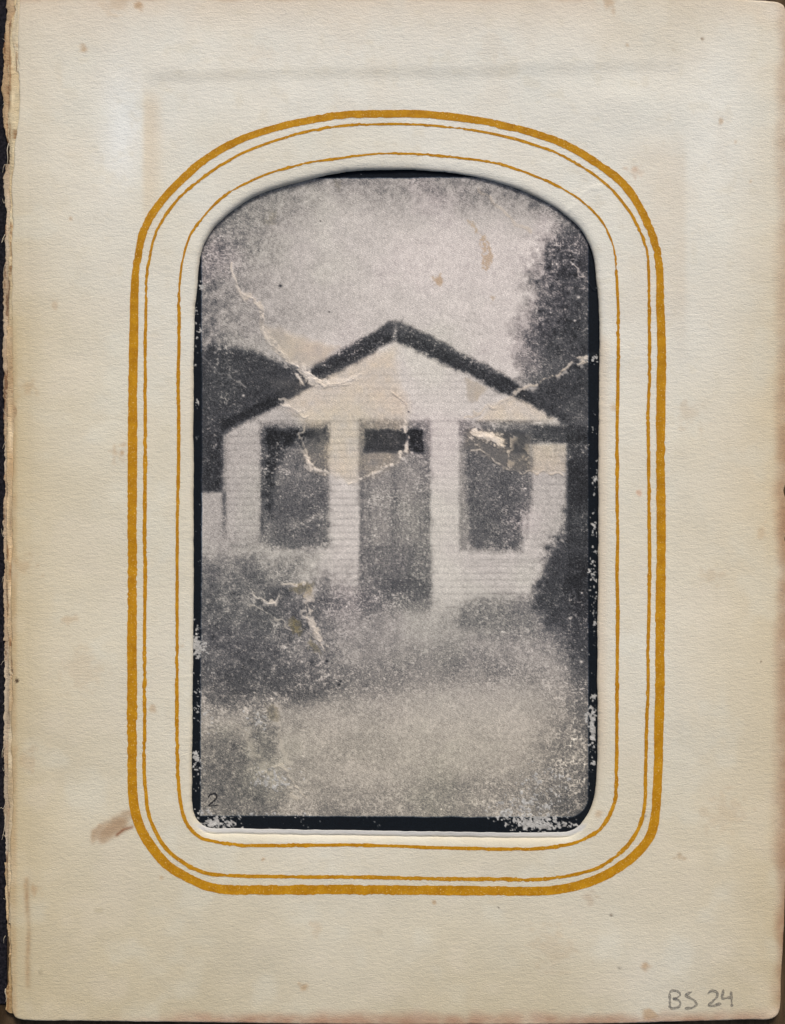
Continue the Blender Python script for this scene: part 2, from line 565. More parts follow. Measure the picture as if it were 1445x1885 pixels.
def leaf_pigment(x, y):
    """colour of the aged paper (albedo)"""
    c = np.empty(x.shape + (3,))
    c[...] = (219, 216, 204)

    def tint(mask, rgb):
        for i in range(3):
            c[..., i] = c[..., i] * (1 - mask) + rgb[i] * mask
    n1 = fbm(x, y, 300, 40, 3)
    n2 = fbm(x, y, 70, 41, 3)
    n3 = fbm(x, y, 22, 42, 3)
    # overall browning from the edges inwards, heavier along the sewn side
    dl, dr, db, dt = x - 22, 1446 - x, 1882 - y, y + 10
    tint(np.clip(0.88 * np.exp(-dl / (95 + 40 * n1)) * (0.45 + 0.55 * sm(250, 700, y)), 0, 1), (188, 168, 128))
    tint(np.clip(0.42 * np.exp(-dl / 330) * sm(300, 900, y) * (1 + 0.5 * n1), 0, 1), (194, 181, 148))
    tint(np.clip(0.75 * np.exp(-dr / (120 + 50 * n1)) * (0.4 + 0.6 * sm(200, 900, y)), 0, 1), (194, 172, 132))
    tint(np.clip(0.72 * np.exp(-db / 380) * (1 + 0.4 * n1), 0, 1), (180, 167, 136))  # age browning plus a light falloff towards the foot, painted in
    tint(np.clip(0.5 * np.exp(-dt / (46 + 18 * n1)), 0, 1), (202, 176, 146))
    # narrow dirty margins
    tint(np.clip(0.85 * (1 - sm(0, 30 + 12 * n2, dr)) * (0.35 + 0.65 * sm(500, 1200, y)) * (1 + 0.5 * n3), 0, 1), (150, 114, 86))
    tint(np.clip(0.65 * (1 - sm(0, 26 + 12 * n2, db)) * (1 + 0.6 * n3) * sm(150, 400, x), 0, 1), (160, 122, 98))
    tint(np.clip(0.6 * (1 - sm(0, 14 + 7 * n2, dt)) * (1 + 0.6 * n3), 0, 1), (168, 128, 96))
    tint(np.clip(0.45 * (1 - sm(2, 13, dl)) * (1 + 0.6 * n3) * sm(500, 800, y), 0, 1), (168, 138, 98))
    # the tanned rectangle left by a facing picture; paler strips beside it
    lf = sm(-5, 9, x - 262) * (1 - sm(0, 34, x - 276))
    tint(np.clip(0.42 * lf * sm(150, 200, y) * (1 - sm(330, 520, y)), 0, 1), (206, 186, 156))
    tint(np.clip(0.8 * np.exp(-(((x - 225) / 42) ** 2)) * (1 - sm(-4, 6, x - 262)) * np.exp(-((y - 240) / 105) ** 2), 0, 1), (226, 228, 224))
    tint(np.clip(0.30 * sm(1110, 1230, x) * (1 - sm(-8, 8, x - 1262)) * sm(230, 300, y) * (1 - sm(480, 700, y)), 0, 1), (204, 186, 160))
    tint(np.clip(0.5 * np.exp(-(((x - 1320) / 62) ** 2 + ((y - 230) / 190) ** 2)), 0, 1), (226, 226, 218))
    tint(np.clip(0.20 * sm(255, 330, x) * (1 - sm(1180, 1250, x)) * np.exp(-((y - 141 + (x - 265) * 0.019) / 12.0) ** 2) * (1 + 0.8 * n2), 0, 1), (196, 190, 172))  # shade on the slope of the step's top edge, painted in
    # cloudy mottling
    tint(np.clip(0.30 * sm(0.15, 0.8, n1), 0, 1), (207, 199, 177))
    tint(np.clip(0.22 * sm(0.1, 0.8, n2), 0, 1), (212, 202, 184))
    tint(np.clip(0.20 * sm(0.1, 0.8, -n2), 0, 1), (212, 214, 204))
    tint(np.clip(0.18 * sm(0.2, 0.9, n3), 0, 1), (199, 189, 165))

    # brown smear beside the gilt corner
    u = (x - 208) * 0.86 + (y - 1524) * -0.51
    v = (x - 208) * 0.51 + (y - 1524) * 0.86
    e = np.sqrt((u / 48) ** 2 + (v / 21) ** 2) + 0.26 * n3 + 0.12 * n2 + 0.10 * fbm(x, y, 9, 44, 2)
    tint(np.clip(0.60 * (1 - sm(0.30, 1.18, e)), 0, 1), (146, 112, 80))
    tint(np.clip(0.25 * np.exp(-((e - 0.80) / 0.14) ** 2) * (1 - sm(180, 205, x)), 0, 1), (140, 102, 72))
    d, t = dline(x, y, [(215, 1537), (228, 1527), (243, 1523)])
    tint(np.clip(0.7 * np.exp(-(d / 2.4) ** 2), 0, 1), (118, 70, 44))

    n9 = fbm(x, y, 10, 43, 2)

    def spot(px, py, r, a, rgb=(168, 134, 98), asp=1.0):
        q = np.sqrt(((x - px) / r) ** 2 + ((y - py) / (r * asp)) ** 2) * (1 + 0.30 * n9) + 0.35 * n9 + 0.25 * n3
        tint(np.clip(a * (1 - sm(0.3, 1.15, q)), 0, 1), rgb)
    for s in [(154, 91, 9, .55), (255, 8, 9, .6), (215, 5, 22, .2), (131, 402, 5, .4), (225, 832, 9, .5), (224, 834, 15, .2), (1168, 312, 15, .42, (190, 150, 118), .85),
              (1118, 10, 12, .4), (560, 1817, 9, .5), (1187, 1777, 10, .55), (1196, 1869, 12, .55), (62, 1638, 12, .45), (128, 1140, 12, .25), (1328, 222, 5, .5),
              (1240, 92, 4, .4), (1292, 72, 2.6, .7, (110, 90, 70)), (1155, 84, 4, .4), (1354, 262, 4, .35), (1382, 334, 5, .35), (484, 1582, 4, .5), (297, 1615, 7, .4),
              (1251, 1573, 9, .4, (160, 135, 105)), (1174, 906, 6, .45, (190, 140, 110)), (1085, 1653, 12, .28, (170, 145, 118)), (800, 1662, 4, .5), (918, 1671, 2.8, .9, (50, 42, 36)),
              (1125, 1684, 2.4, .8, (70, 60, 50)), (1140, 1782, 4, .7, (90, 84, 76)), (1401, 1217, 3, .9, (60, 46, 36)), (31, 1252, 3, .9, (60, 44, 30)),
              (180, 1676, 7, .3, (150, 140, 110)), (74, 1790, 5, .4, (130, 120, 100)), (280, 1306, 8, .35), (1104, 1498, 10, .35), (1131, 752, 7, .35), (1188, 1503, 3.5, .5, (110, 95, 85)),
              (335, 1190, 5, .2), (100, 560, 10, .25), (585, 1712, 14, .16), (905, 90, 30, .06), (640, 60, 40, .05), (480, 98, 26, .06), (1020, 1745, 40, .12), (700, 1715, 8, .25, (150, 140, 120)),
              (1270, 760, 26, .14), (1335, 1500, 40, .12), (150, 1230, 40, .10), (50, 715, 18, .25), (45, 1040, 22, .22), (46, 1400, 20, .2), (1310, 1060, 18, .14), (1403, 980, 14, .2)]:
        spot(*s)
    # brown line down the sewn margin
    d, t = dline(x, y, [(48, 1620), (50, 1680), (52, 1720), (50, 1780), (51, 1815)])
    tint(np.clip(0.42 * np.exp(-(d / 4.5) ** 2) * (1 + 0.6 * n3), 0, 1), (150, 118, 84))
    # worn, paler corner
    tint(np.clip(0.6 * np.exp(-(((x - 1424) / 14) ** 2 + ((y - 1864) / 12) ** 2)), 0, 1), (222, 204, 180))
    tint(np.clip(0.5 * np.exp(-(((x - 1424) / 22) ** 2 + ((y - 22) / 20) ** 2)), 0, 1), (220, 212, 198))
    # bare grey ply at the foot of the opening
    dsf = sdpoly_ring(x, y)
    tint(np.clip(0.75 * (1 - sm(7.5, 10.5, dsf)) * sm(1512, 1524, y), 0, 1), (186, 186, 186))
    # browner tint on the rolled rim of the opening, wider at the right
    ds = sdpoly_ring(x, y)
    tint(np.clip(0.55 * (1 - sm(0, 8, ds)) * (1 - sm(1480, 1520, y)) * (0.65 + 0.5 * n2), 0, 1), (196, 182, 156))
    tint(np.clip(0.45 * (1 - sm(4, 26, ds)) * sm(1040, 1090, x) * sm(600, 640, y) * (1 - sm(1300, 1500, y)), 0, 1), (206, 186, 160))
    return np.clip(lin(c / 255.0) / WHITE, 0.004, 0.92)


_ring_cache = None


def sdpoly_ring(x, y):
    """approximate distance outwards from the opening"""
    p = op[::10]
    out = np.full(x.shape, 1e9)
    near = (x > 300) & (x < 1160) & (y > 260) & (y < 1600)
    xs, ys = x[near], y[near]
    if xs.size:
        out[near] = sdpoly(xs, ys, p)
    return out


# rings of the face: the rolled rim of the opening, then outwards to the edge of the leaf
wb = np.clip(nrm[:, 1], 0, 1) ** 3 * sm(1490, 1525, op[:, 1])        # foot of the opening: a wider, stepped bevel
rim_std = [(1.6, -15.5), (0.4, -11.0), (0.0, -8.6), (0.35, -6.9), (1.2, -5.2), (2.6, -3.6), (4.6, -2.2), (7.2, -1.1), (10.5, -0.4), (14, -0.1), (19, 0.0), (26, 0.0)]
rim_foot = [(1.0, -15.5), (0.3, -11.2), (0.0, -10.0), (2.0, -9.4), (5.0, -8.8), (8.8, -8.3), (9.6, -9.6), (10.3, -4.9), (11.6, -3.5), (15.5, -2.0), (20, -0.7), (26, 0.0)]
rows = []
zrow = []
for (ds_, zs_), (df_, zf_) in zip(rim_std, rim_foot):
    d = ds_ * (1 - wb) + df_ * wb
    rows.append(op + nrm * d[:, None])
    zrow.append(zs_ * (1 - wb) + zf_ * wb)
NR = 165
for i in range(1, NR + 1):
    t = (i / NR) ** 1.15
    rows.append(ring0 * (1 - t) + outer * t)
    zrow.append(np.zeros(NA))
# rounded edge, then the side of the leaf
oc = outer - np.array([728.0, 940.0])
on = np.stack([np.where(np.abs(oc[:, 0]) / 705 > np.abs(oc[:, 1]) / 940, np.sign(oc[:, 0]), 0),
               np.where(np.abs(oc[:, 0]) / 705 > np.abs(oc[:, 1]) / 940, 0, np.sign(oc[:, 1]))], 1)
ks = np.ones(9) / 9
on = np.stack([np.convolve(np.concatenate([on[-4:, i], on[:, i], on[:4, i]]), ks, 'valid') for i in (0, 1)], 1)
for d, z in [(1.0, -0.5), (1.8, -1.6), (2.2, -3.2), (2.2, -8.0), (2.0, -13.0), (1.6, -19.4)]:
    rows.append(outer + on * d)
    zrow.append(np.full(NA, z))
R = np.array(rows)
Z = np.array(zrow)
Hh = leaf_height(R[..., 0], R[..., 1])
fade = np.ones(len(R))
fade[:3] = 0.0
fade[3:8] = np.linspace(0.2, 1, 5)
fade[-3:] = (0.8, 0.4, 0.0)
Z = Z + Hh * fade[:, None]
verts = to_world(R[..., 0], R[..., 1], Z).reshape(-1, 3)
uv = (R / 100.0).reshape(-1, 2)
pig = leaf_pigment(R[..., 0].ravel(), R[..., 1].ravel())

leaf = empty("album_page", "aged cream album page with an arched window edged in gilt lines", "album page")
leaf.location = (0, 0, Z_TABLE * S)


def under(parent, o):
    """parent while keeping the mesh where it was laid out"""
    o.parent = parent
    o.location = (-parent.location.x, -parent.location.y, -parent.location.z)
    return o


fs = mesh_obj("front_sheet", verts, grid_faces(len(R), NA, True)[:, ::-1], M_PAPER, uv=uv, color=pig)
under(leaf, fs)

# back sheet of the sleeve
bo = outer[::4] + on[::4] * 0.8
n4 = len(bo)
bv = np.concatenate([to_world(bo[:, 0], bo[:, 1], np.full(n4, -19.5)), to_world([728], [940], [-19.5])])
bf = np.array([(i, (i + 1) % n4, n4) for i in range(n4)])[:, ::-1]
bs = mesh_obj("back_sheet", bv, bf, M_PAPER, uv=np.concatenate([bo, [[728, 940]]]) / 100, color=np.tile(albedo((196, 182, 156)), (n4 + 1, 1)))
under(leaf, bs)


# ---------------------------------------------------------------- gilt lines printed round the window
def ribbon(name, path, width, parent, mat, height, lift, nacross=5, edge_seed=0, rag=0.8, extra=None):
    """strip that follows a path; width may be an array"""
    p = np.asarray(path)
    n = len(p)
    closed = np.hypot(*(p[0] - p[-1])) < 12
    if closed:
        t = np.roll(p, -1, 0) - np.roll(p, 1, 0)
    else:
        t = np.gradient(p, axis=0)
    t /= np.maximum(np.hypot(t[:, 0], t[:, 1]), 1e-9)[:, None]
    nn = np.stack([t[:, 1], -t[:, 0]], 1)
    w = np.broadcast_to(np.asarray(width, float), (n,))
    rag = rag * (0.35 + 1.2 * np.abs(vn(p[:, 0], p[:, 1], 60, None, edge_seed + 4)))
    ra = w / 2 + rag * (0.6 * vn(p[:, 0], p[:, 1], 14, None, edge_seed) + 0.6 * vn(p[:, 0], p[:, 1], 4.5, None, edge_seed + 1))
    rb = w / 2 + rag * (0.6 * vn(p[:, 0], p[:, 1], 14, None, edge_seed + 2) + 0.6 * vn(p[:, 0], p[:, 1], 4.5, None, edge_seed + 3))
    ra, rb = np.maximum(ra, 0.3), np.maximum(rb, 0.3)
    cols = [p + nn * (-rb + (ra + rb) * k / (nacross - 1))[:, None] for k in range(nacross)]
    G = np.stack(cols, 1)
    z = height(G[..., 0], G[..., 1]) + lift
    f = grid_faces(n, nacross)
    if closed:
        last = np.arange(nacross - 1) + (n - 1) * nacross
        f = np.concatenate([f, np.stack([last, np.arange(nacross - 1), np.arange(nacross - 1) + 1, last + 1], 1)])
    o = mesh_obj(name, to_world(G[..., 0], G[..., 1], z).reshape(-1, 3), f, mat, uv=(G / 100).reshape(-1, 2))
    # face up
    me = o.data
    if me.polygons[0].normal.z < 0:
        me.flip_normals()
    return under(parent, o)


LIFT = 0.35


def wid(pts, base, side, seed, amp):
    p = spline(pts, 3600)
    # the lines print thinner over the arch
    arch = 1 - sm(420, 700, p[:, 1])
    return base * (1 - side * arch) + amp * fbm(p[:, 0], p[:, 1], 120, seed, 3)


for pts, base, side, seed, amp, lab in [(LINE_OUT, 17.0, 0.18, 50, 1.3, "broad outer gilt line"), (LINE_MID, 6.6, 0.25, 60, 0.9, "thin middle gilt line"),
                                        (LINE_IN, 6.2, 0.35, 70, 0.9, "thin inner gilt line")]:
    p = spline(pts, 3600)
    w = wid(pts, base, side, seed, amp)
    p = p + 0.8 * np.stack([vn(p[:, 0], p[:, 1], 70, None, seed + 5), vn(p[:, 0], p[:, 1], 70, None, seed + 6)], 1)
    o = ribbon("gilt_line", p, w, leaf, M_GOLD, leaf_height, LIFT, 5, seed, 1.35)
    o["label"] = lab


# ---------------------------------------------------------------- pencil writing on the leaf: BS 24
def stroke(name, pts, w, parent, mat, height, lift, seed, n=60):
    p = spline(pts, n, closed=False)
    ww = w * (0.75 + 0.35 * vn(np.arange(n) * 1.0, np.zeros(n), 9, None, seed))
    ww[:3] *= (0.4, 0.7, 0.9)
    ww[-3:] *= (0.9, 0.7, 0.4)
    return ribbon(name, p, ww, parent, mat, height, lift, 3, seed, 0.5)


def px(X, Y):                       # from a close view of the corner
    return 1145 + X * 300 / 1445, 1585 + Y * 300 / 1445


letters = [("pencil_letter", [[(420, 1168), (424, 1220), (424, 1302)], [(418, 1165), (452, 1146), (500, 1160), (516, 1185), (490, 1210), (448, 1222)],
                              [(448, 1222), (500, 1232), (518, 1262), (496, 1296), (424, 1306)]]),
           ("pencil_letter", [[(620, 1158), (590, 1170), (566, 1190), (600, 1212), (645, 1240), (658, 1274), (620, 1300), (556, 1306)]]),
           ("pencil_digit", [[(758, 1176), (790, 1150), (838, 1162), (842, 1196), (806, 1240), (768, 1278), (800, 1284), (842, 1272), (880, 1262)]]),
           ("pencil_digit", [[(898, 1134), (890, 1180), (882, 1216), (920, 1214), (962, 1206)], [(964, 1150), (970, 1220), (972, 1292)]])]
for nm, strokes in letters:
    allv, allf, alluv = [], [], []
    tmp = []
    for i, st in enumerate(strokes):
        tmp.append(stroke(nm, [px(*q) for q in st], 5.8, leaf, M_PENCIL, leaf_height, 0.30 + 0.06 * i, 80 + i))
    if len(tmp) > 1:                # one mesh for one character
        import bmesh
        bm = bmesh.new()
        for o in tmp:
            bm.from_mesh(o.data)
        bm.to_mesh(tmp[0].data)
        bm.free()
        for o in tmp[1:]:
            bpy.data.objects.remove(o)


# ---------------------------------------------------------------- torn plies along the sewn side
def torn_ply(yr, xo, xin, z, thick, rgb, seed, rag, curl=0.0):
    """strip of paper left over at the spine; xo = [(y, x)...] of its ragged edge"""
    y0, y1 = yr
    n = int((y1 - y0) / 2.2)
    y = np.linspace(y0, y1, n)
    xe = np.interp(y, [q[0] for q in xo], [q[1] for q in xo])
    xe = xe + rag * (1.6 * vn(y, y * 0, 31, None, seed) + 1.0 * vn(y, y * 0, 9, None, seed + 1) + 0.8 * vn(y, y * 0, 3.5, None, seed + 2))
    # a few torn notches
    tt = sm(0.45, 0.8, vn(y, y * 0, 60, None, seed + 3))
    xe = xe + rag * 2.0 * tt
    prof = [(0.0, -thick), (-0.7, -thick * 0.6), (-0.6, -thick * 0.15), (0.3, 0.0), (2.5, 0.25), (6, 0.3), (12, 0.2), (0, 0)]
    cols, zz = [], []
    for k, (dx, dz) in enumerate(prof):
        xx = np.full(n, float(xin)) if k == len(prof) - 1 else np.minimum(xe + dx, xin - 1 + k * 0.01)
        cols.append(np.stack([xx, y], 1))
        wav = 0.8 * vn(y, y * 0, 45, None, seed + 7) + curl * vn(y, y * 0, 110, None, seed + 8)
        zz.append(np.full(n, z + dz) + wav)
    G = np.stack(cols, 1)
    Zz = np.stack(zz, 1)
    base = np.empty(G.shape[:2] + (3,))
    base[...] = rgb
    f1 = fbm(G[..., 0], G[..., 1], 6, seed + 4, 3, 60)[..., None]
    f2 = fbm(G[..., 0], G[..., 1], 50, seed + 5, 3)[..., None]
    base = base * (1 + 0.16 * f1) * (1 + 0.11 * f2 * np.array([0.6, 1.0, 1.5]))
    base *= 1 - 0.38 * sm(0.35, 0.75, fbm(G[..., 0], G[..., 1], 3.2, seed + 11, 2, 70))[..., None] * np.array([0.75, 1.0, 1.2])
    col = np.clip(lin(np.clip(base, 0, 250) / 255) / WHITE, 0.004, 0.9)
    o = mesh_obj("torn_ply", to_world(G[..., 0], G[..., 1], Zz).reshape(-1, 3), grid_faces(n, len(prof)), M_TORN, uv=(G / 100).reshape(-1, 2), color=col.reshape(-1, 3))
    if o.data.polygons[len(o.data.polygons) // 2].normal.z < 0:
        o.data.flip_normals()
    return under(leaf, o)


torn_ply((-14, 640), [(-14, 24), (20, 27), (40, 15), (90, 19), (120, 14), (235, 15), (300, 16), (400, 16), (520, 15), (640, 14)], 60, -7.4, 2.5, (206, 188, 152), 101, 0.8, 1.2)
torn_ply((-14, 130), [(-14, 31), (40, 25), (60, 22), (130, 30)], 60, -5.2, 1.6, (212, 196, 164), 103, 0.7, 0.6)
torn_ply((-14, 262), [(-14, 9), (60, 8), (105, 5), (150, 2), (200, 3), (240, 8), (262, 13)], 60, -10.0, 3.0, (176, 150, 116), 107, 1.2)
torn_ply((300, 1180), [(300, 4), (340, 5), (380, 8), (430, 7), (560, 5), (640, 3), (760, 5), (900, 6), (1180, 6)], 60, -10.5, 3.0, (182, 160, 132), 111, 1.3)
torn_ply((600, 1220), [(600, 13), (700, 12), (760, 14), (900, 11), (1000, 12), (1220, 14)], 60, -5.5, 3.2, (196, 170, 132), 113, 0.9, 0.8)
torn_ply((1160, 1600), [(1160, 6), (1300, 7), (1420, 6), (1500, 5), (1560, 7), (1600, 9)], 60, -11.0, 3.0, (184, 164, 138), 117, 1.3)
torn_ply((1190, 1700), [(1190, 15), (1300, 15), (1400, 13), (1500, 15), (1600, 13), (1700, 15)], 60, -5.2, 3.2, (198, 178, 144), 119, 0.8, 0.8)
torn_ply((1590, 1765), [(1590, 7), (1650, 9), (1700, 10), (1765, 13)], 60, -10.5, 3.0, (186, 160, 122), 123, 1.1)
torn_ply((1760, 1868), [(1760, 15), (1810, 15), (1822, 9), (1840, 9), (1862, 10), (1868, 17)], 60, -9.5, 3.0, (168, 140, 98), 127, 1.0)


# frayed threads
def thread(pts, r, seed):
    p2 = spline([(a, b) for a, b, c in pts], 26, closed=False)
    zs = np.interp(np.linspace(0, 1, 26), np.linspace(0, 1, len(pts)), [c for a, b, c in pts])
    P = to_world(p2[:, 0], p2[:, 1], zs)
    t = np.gradient(P, axis=0)
    t /= np.linalg.norm(t, axis=1)[:, None]
    a = np.cross(t, [0, 0, 1.0])
    a /= np.maximum(np.linalg.norm(a, axis=1), 1e-9)[:, None]
    b = np.cross(t, a)
    V = []
    rr = r * S * np.linspace(1, 0.45, 26)
    for k in range(5):
        an = 2 * math.pi * k / 5
        V.append(P + (a * math.cos(an) + b * math.sin(an)) * rr[:, None])
    V = np.stack(V, 1).reshape(-1, 3)
    o = mesh_obj("frayed_thread", V, grid_faces(26, 5, True), M_FIBRE)
    return under(leaf, o)


thread([(14, 262, -9), (12, 275, -6), (13, 292, -6), (10, 306, -9)], 0.9, 1)
thread([(7, 430, -10), (3, 440, -7), (1, 446, -8), (6, 436, -9)], 0.6, 2)
thread([(8, 1500, -11), (7, 1520, -9), (4, 1538, -9), (1, 1548, -11)], 0.8, 3)
thread([(7, 1484, -11), (4, 1490, -8), (0, 1488, -8), (-3, 1492, -9)], 0.5, 4)
thread([(9, 1822, -8), (8, 1826, -6), (10, 1838, -8), (9, 1846, -9)], 0.9, 5)
thread([(6, 1375, -11), (3, 1382, -8), (2, 1396, -9)], 0.6, 6)
for k in range(16):
    yy = 60 + k * 112 + random.uniform(-40, 40)
    x0 = random.uniform(6, 10)
    thread([(x0, yy, -11), (x0 - 2.5, yy + random.uniform(-8, 8), -9), (x0 - random.uniform(3, 7), yy + random.uniform(-14, 14), -10)], 0.45, 10 + k)

# ---------------------------------------------------------------- the album's cover, a black edge beside the leaf
cover = box("album_cover", -0.080 - CX * S, (9.5 - CX) * S, (CY - 1853) * S, 0.105, Z_TABLE * S + 0.00002, Z_TABLE * S + 0.00030, M_LEATHER, bevel=0.00010)
cover["label"] = "black leather album cover flap under the torn left edge of the page"
cover["category"] = "album cover"

# ---------------------------------------------------------------- the photograph behind the window
Z_PRINT = -12.6
KP = (HC - Z_PRINT * S) / HC        # seen through the window it lies a little farther away
STEP = 1.25
gx = np.arange(338, 1118, STEP)
gy = np.arange(296, 1550, STEP)
X, Y = np.meshgrid(gx, gy)
nr_, nc_ = X.shape

g1 = rng.standard_normal(X.shape)
n3p = vn(X, Y, 3.2, None, 200)
n5p = fbm(X, Y, 6.5, 201, 2)
n12 = fbm(X, Y, 14, 202, 3)
n40 = fbm(X, Y, 46, 203, 3)
n150 = fbm(X, Y, 160, 204, 2)


class Layer:
    L = np.full(X.shape, 0.78)          # printed lightness, display scale
    warm = np.zeros(X.shape)            # yellowed glue
    pink = np.zeros(X.shape)
    flake = np.zeros(X.shape)           # bare white paper
    H = np.zeros(X.shape)               # relief


def put(mask, v):
    Layer.L = Layer.L * (1 - mask) + v * mask


def poly(pts, w=4, rough=0.0, noise=None):
    pts = np.array(pts, float)
    pad = 3 * w + 4 * rough + 8
    m = np.zeros(X.shape)
    i0, i1 = np.searchsorted(gy, [pts[:, 1].min() - pad, pts[:, 1].max() + pad])
    j0, j1 = np.searchsorted(gx, [pts[:, 0].min() - pad, pts[:, 0].max() + pad])
    if i1 <= i0 or j1 <= j0:
        return m
    s = (slice(i0, i1), slice(j0, j1))
    d = sdpoly(X[s], Y[s], pts)
    if rough:
        d = d + rough * (n12 if noise is None else noise)[s] + 0.5 * rough * n5p[s]
    m[s] = 1 - sm(-w, w, d)
    return m


def rect(x0, y0, x1, y1, w=3, rough=0.0):
    return poly([(x0, y0), (x1, y0), (x1, y1), (x0, y1)], w, rough)


def blob(cx, cy, rx, ry, p=2.0):
    return np.exp(-((np.abs(X - cx) / rx) ** p + (np.abs(Y - cy) / ry) ** p))


def line(pts, w, rough=1.0, seed=0):
    pts = np.array(pts, float)
    m = np.zeros(X.shape)
    pad = 6 * w + 12
    i0, i1 = np.searchsorted(gy, [pts[:, 1].min() - pad, pts[:, 1].max() + pad])
    j0, j1 = np.searchsorted(gx, [pts[:, 0].min() - pad, pts[:, 0].max() + pad])
    if i1 <= i0 or j1 <= j0:
        return m
    s = (slice(i0, i1), slice(j0, j1))
    d, u = dline(X[s] + rough * 2.2 * vn(X[s], Y[s], 13, None, 300 + seed), Y[s] + rough * 2.2 * vn(X[s], Y[s], 13, None, 301 + seed), pts)
    ww = w * (0.65 + 0.55 * vn(u * 400, u * 0, 30, None, 302 + seed)) + rough * 0.7 * n5p[s]
    m[s] = 1 - sm(ww * 0.35, ww * 0.35 + w * 0.8, d)
    return m


# --- the printed picture: sky
Layer.L = 0.76 + 0.03 * n150
put(0.9 * np.exp(-((X - 368) / 100) ** 2) * (1 - sm(620, 700, Y)), 0.465)
put(0.8 * np.exp(-(((X - 400) / 150) ** 2 + ((Y - 400) / 130) ** 2)), 0.48)
put(0.75 * (1 - sm(320, 420, Y + 18 * n40)), 0.55)
put(0.7 * np.exp(-(((X - 900) / 180) ** 2 + ((Y - 345) / 45) ** 2)), 0.53)
put(0.55 * np.exp(-(((X - 470) / 70) ** 2 + ((Y - 590) / 60) ** 2)), 0.60)
put(0.6 * np.exp(-(((X - 840) / 130) ** 2 + ((Y - 560) / 110) ** 2)), 0.82)
put(0.35 * np.exp(-(((X - 590) / 90) ** 2 + ((Y - 450) / 70) ** 2)), 0.82)
put(0.4 * np.exp(-(((X - 560) / 90) ** 2 + ((Y - 580) / 34) ** 2)), 0.66)
skyd = 1 - sm(0.52, 0.74, Layer.L)
Layer.L += (0.012 + 0.075 * skyd) * (n12 + 0.8 * n5p)
put(0.45 * (1 - sm(328, 352, Y + 8 * n12)) * sm(-0.4, 0.4, vn(X, Y, 16, 60, 270)), 0.48)
# tree at the right
put(0.95 * poly([(1130, 380), (1062, 400), (1036, 420), (1008, 446), (990, 482), (988, 520), (996, 548), (970, 580), (962, 620), (966, 660), (980, 700), (1000, 730), (1130, 760)], 34, 16, n40 * 0.7 + n12 * 0.6), 0.34)
put(0.8 * poly([(1010, 450), (1130, 430), (1130, 720), (1010, 720), (995, 640), (1015, 560)], 40, 20, n40), 0.25)
Layer.L += 0.05 * (n12 + n5p) * sm(960, 1000, X) * (1 - sm(1060, 1090, X)) * (1 - sm(700, 740, Y)) * sm(420, 460, Y)
put(0.6 * poly([(950, 640), (1050, 660), (1010, 700), (960, 705)], 14, 8), 0.40)
put(0.6 * poly([(1000, 345), (1060, 385), (1110, 470), (1080, 480), (1040, 420), (980, 380)], 24, 12), 0.32)  # shadow of the arch's edge, painted into the print's upper right corner
# dark tree at the left behind the roof
put(0.97 * poly([(340, 640), (395, 636), (440, 640), (490, 654), (540, 674), (580, 694), (566, 714), (500, 752), (430, 786), (412, 800), (411, 860), (409, 902), (400, 908), (340, 906)], 9, 4), 0.235)
put(0.8 * poly([(410, 772), (480, 742), (545, 702), (568, 690), (566, 706), (500, 748), (412, 792)], 6, 2), 0.13)
put(0.45 * poly([(372, 660), (470, 670), (440, 720), (400, 745), (372, 740)], 18, 6), 0.27)
put(0.6 * rect(376, 800, 410, 900, 10), 0.17)
# house: walls and gable
gable = [(727, 600), (1028, 774), (1042, 790), (1043, 1010), (1000, 1080), (992, 1140), (600, 1140), (480, 1080), (372, 1040), (372, 908), (411, 906), (413, 790), (440, 776)]
put(rect(372, 908, 412, 1040, 5), 0.66)
put(poly([(727, 620), (1030, 776), (1043, 800), (1043, 1140), (413, 1140), (413, 790), (430, 779)], 4), 0.78)
put(0.8 * rect(413, 792, 480, 1010, 4), 0.655)
put(0.55 * poly([(420, 785), (520, 735), (560, 770), (540, 780), (420, 792)], 8), 0.64)
put(0.65 * rect(978, 818, 1042, 1010, 4), 0.67)
put(0.5 * rect(845, 1015, 1010, 1130, 14), 0.72)
put(0.3 * poly([(727, 625), (900, 720), (860, 770), (730, 770)], 20), 0.82)
# faint clapboards
wall = sm(411, 416, X) * (1 - sm(1040, 1046, X)) * sm(0.55, 0.66, Layer.L)
for kb, yb in enumerate(np.arange(690, 1130, 12.6)):
    a = (0.16 + 0.14 * random.random()) * (0.55 + 0.45 * (yb > 790))
    yl = yb + 0.8 * n40 + 1.2 * vn(X, Y * 0 + kb, 60, None, 260)
    put(a * np.exp(-((Y - yl) / 1.9) ** 2) * wall * (0.35 + 0.65 * sm(-0.4, 0.4, vn(X, Y * 0 + kb * 3, 38, None, 261))), 0.46)
    put(0.10 * np.exp(-((Y - yl - 4.5) / 3.0) ** 2) * wall, 0.86)
put(0.22 * np.exp(-((Y - 1035) / 2) ** 2) * ((X > 845) & (X < 1005)) * sm(-0.6, 0.2, n40), 0.42)
put(0.30 * np.exp(-((Y - 775) / 2.2) ** 2) * ((X > 430) & (X < 1010)), 0.50)
put(0.35 * np.exp(-((X - 413) / 5) ** 2) * sm(780, 800, Y) * (1 - sm(960, 1010, Y)), 0.30)
put(0.65 * np.exp(-((X - 412.5) / 3.8) ** 2) * sm(900, 910, Y) * (1 - sm(940, 1000, Y)), 0.26)
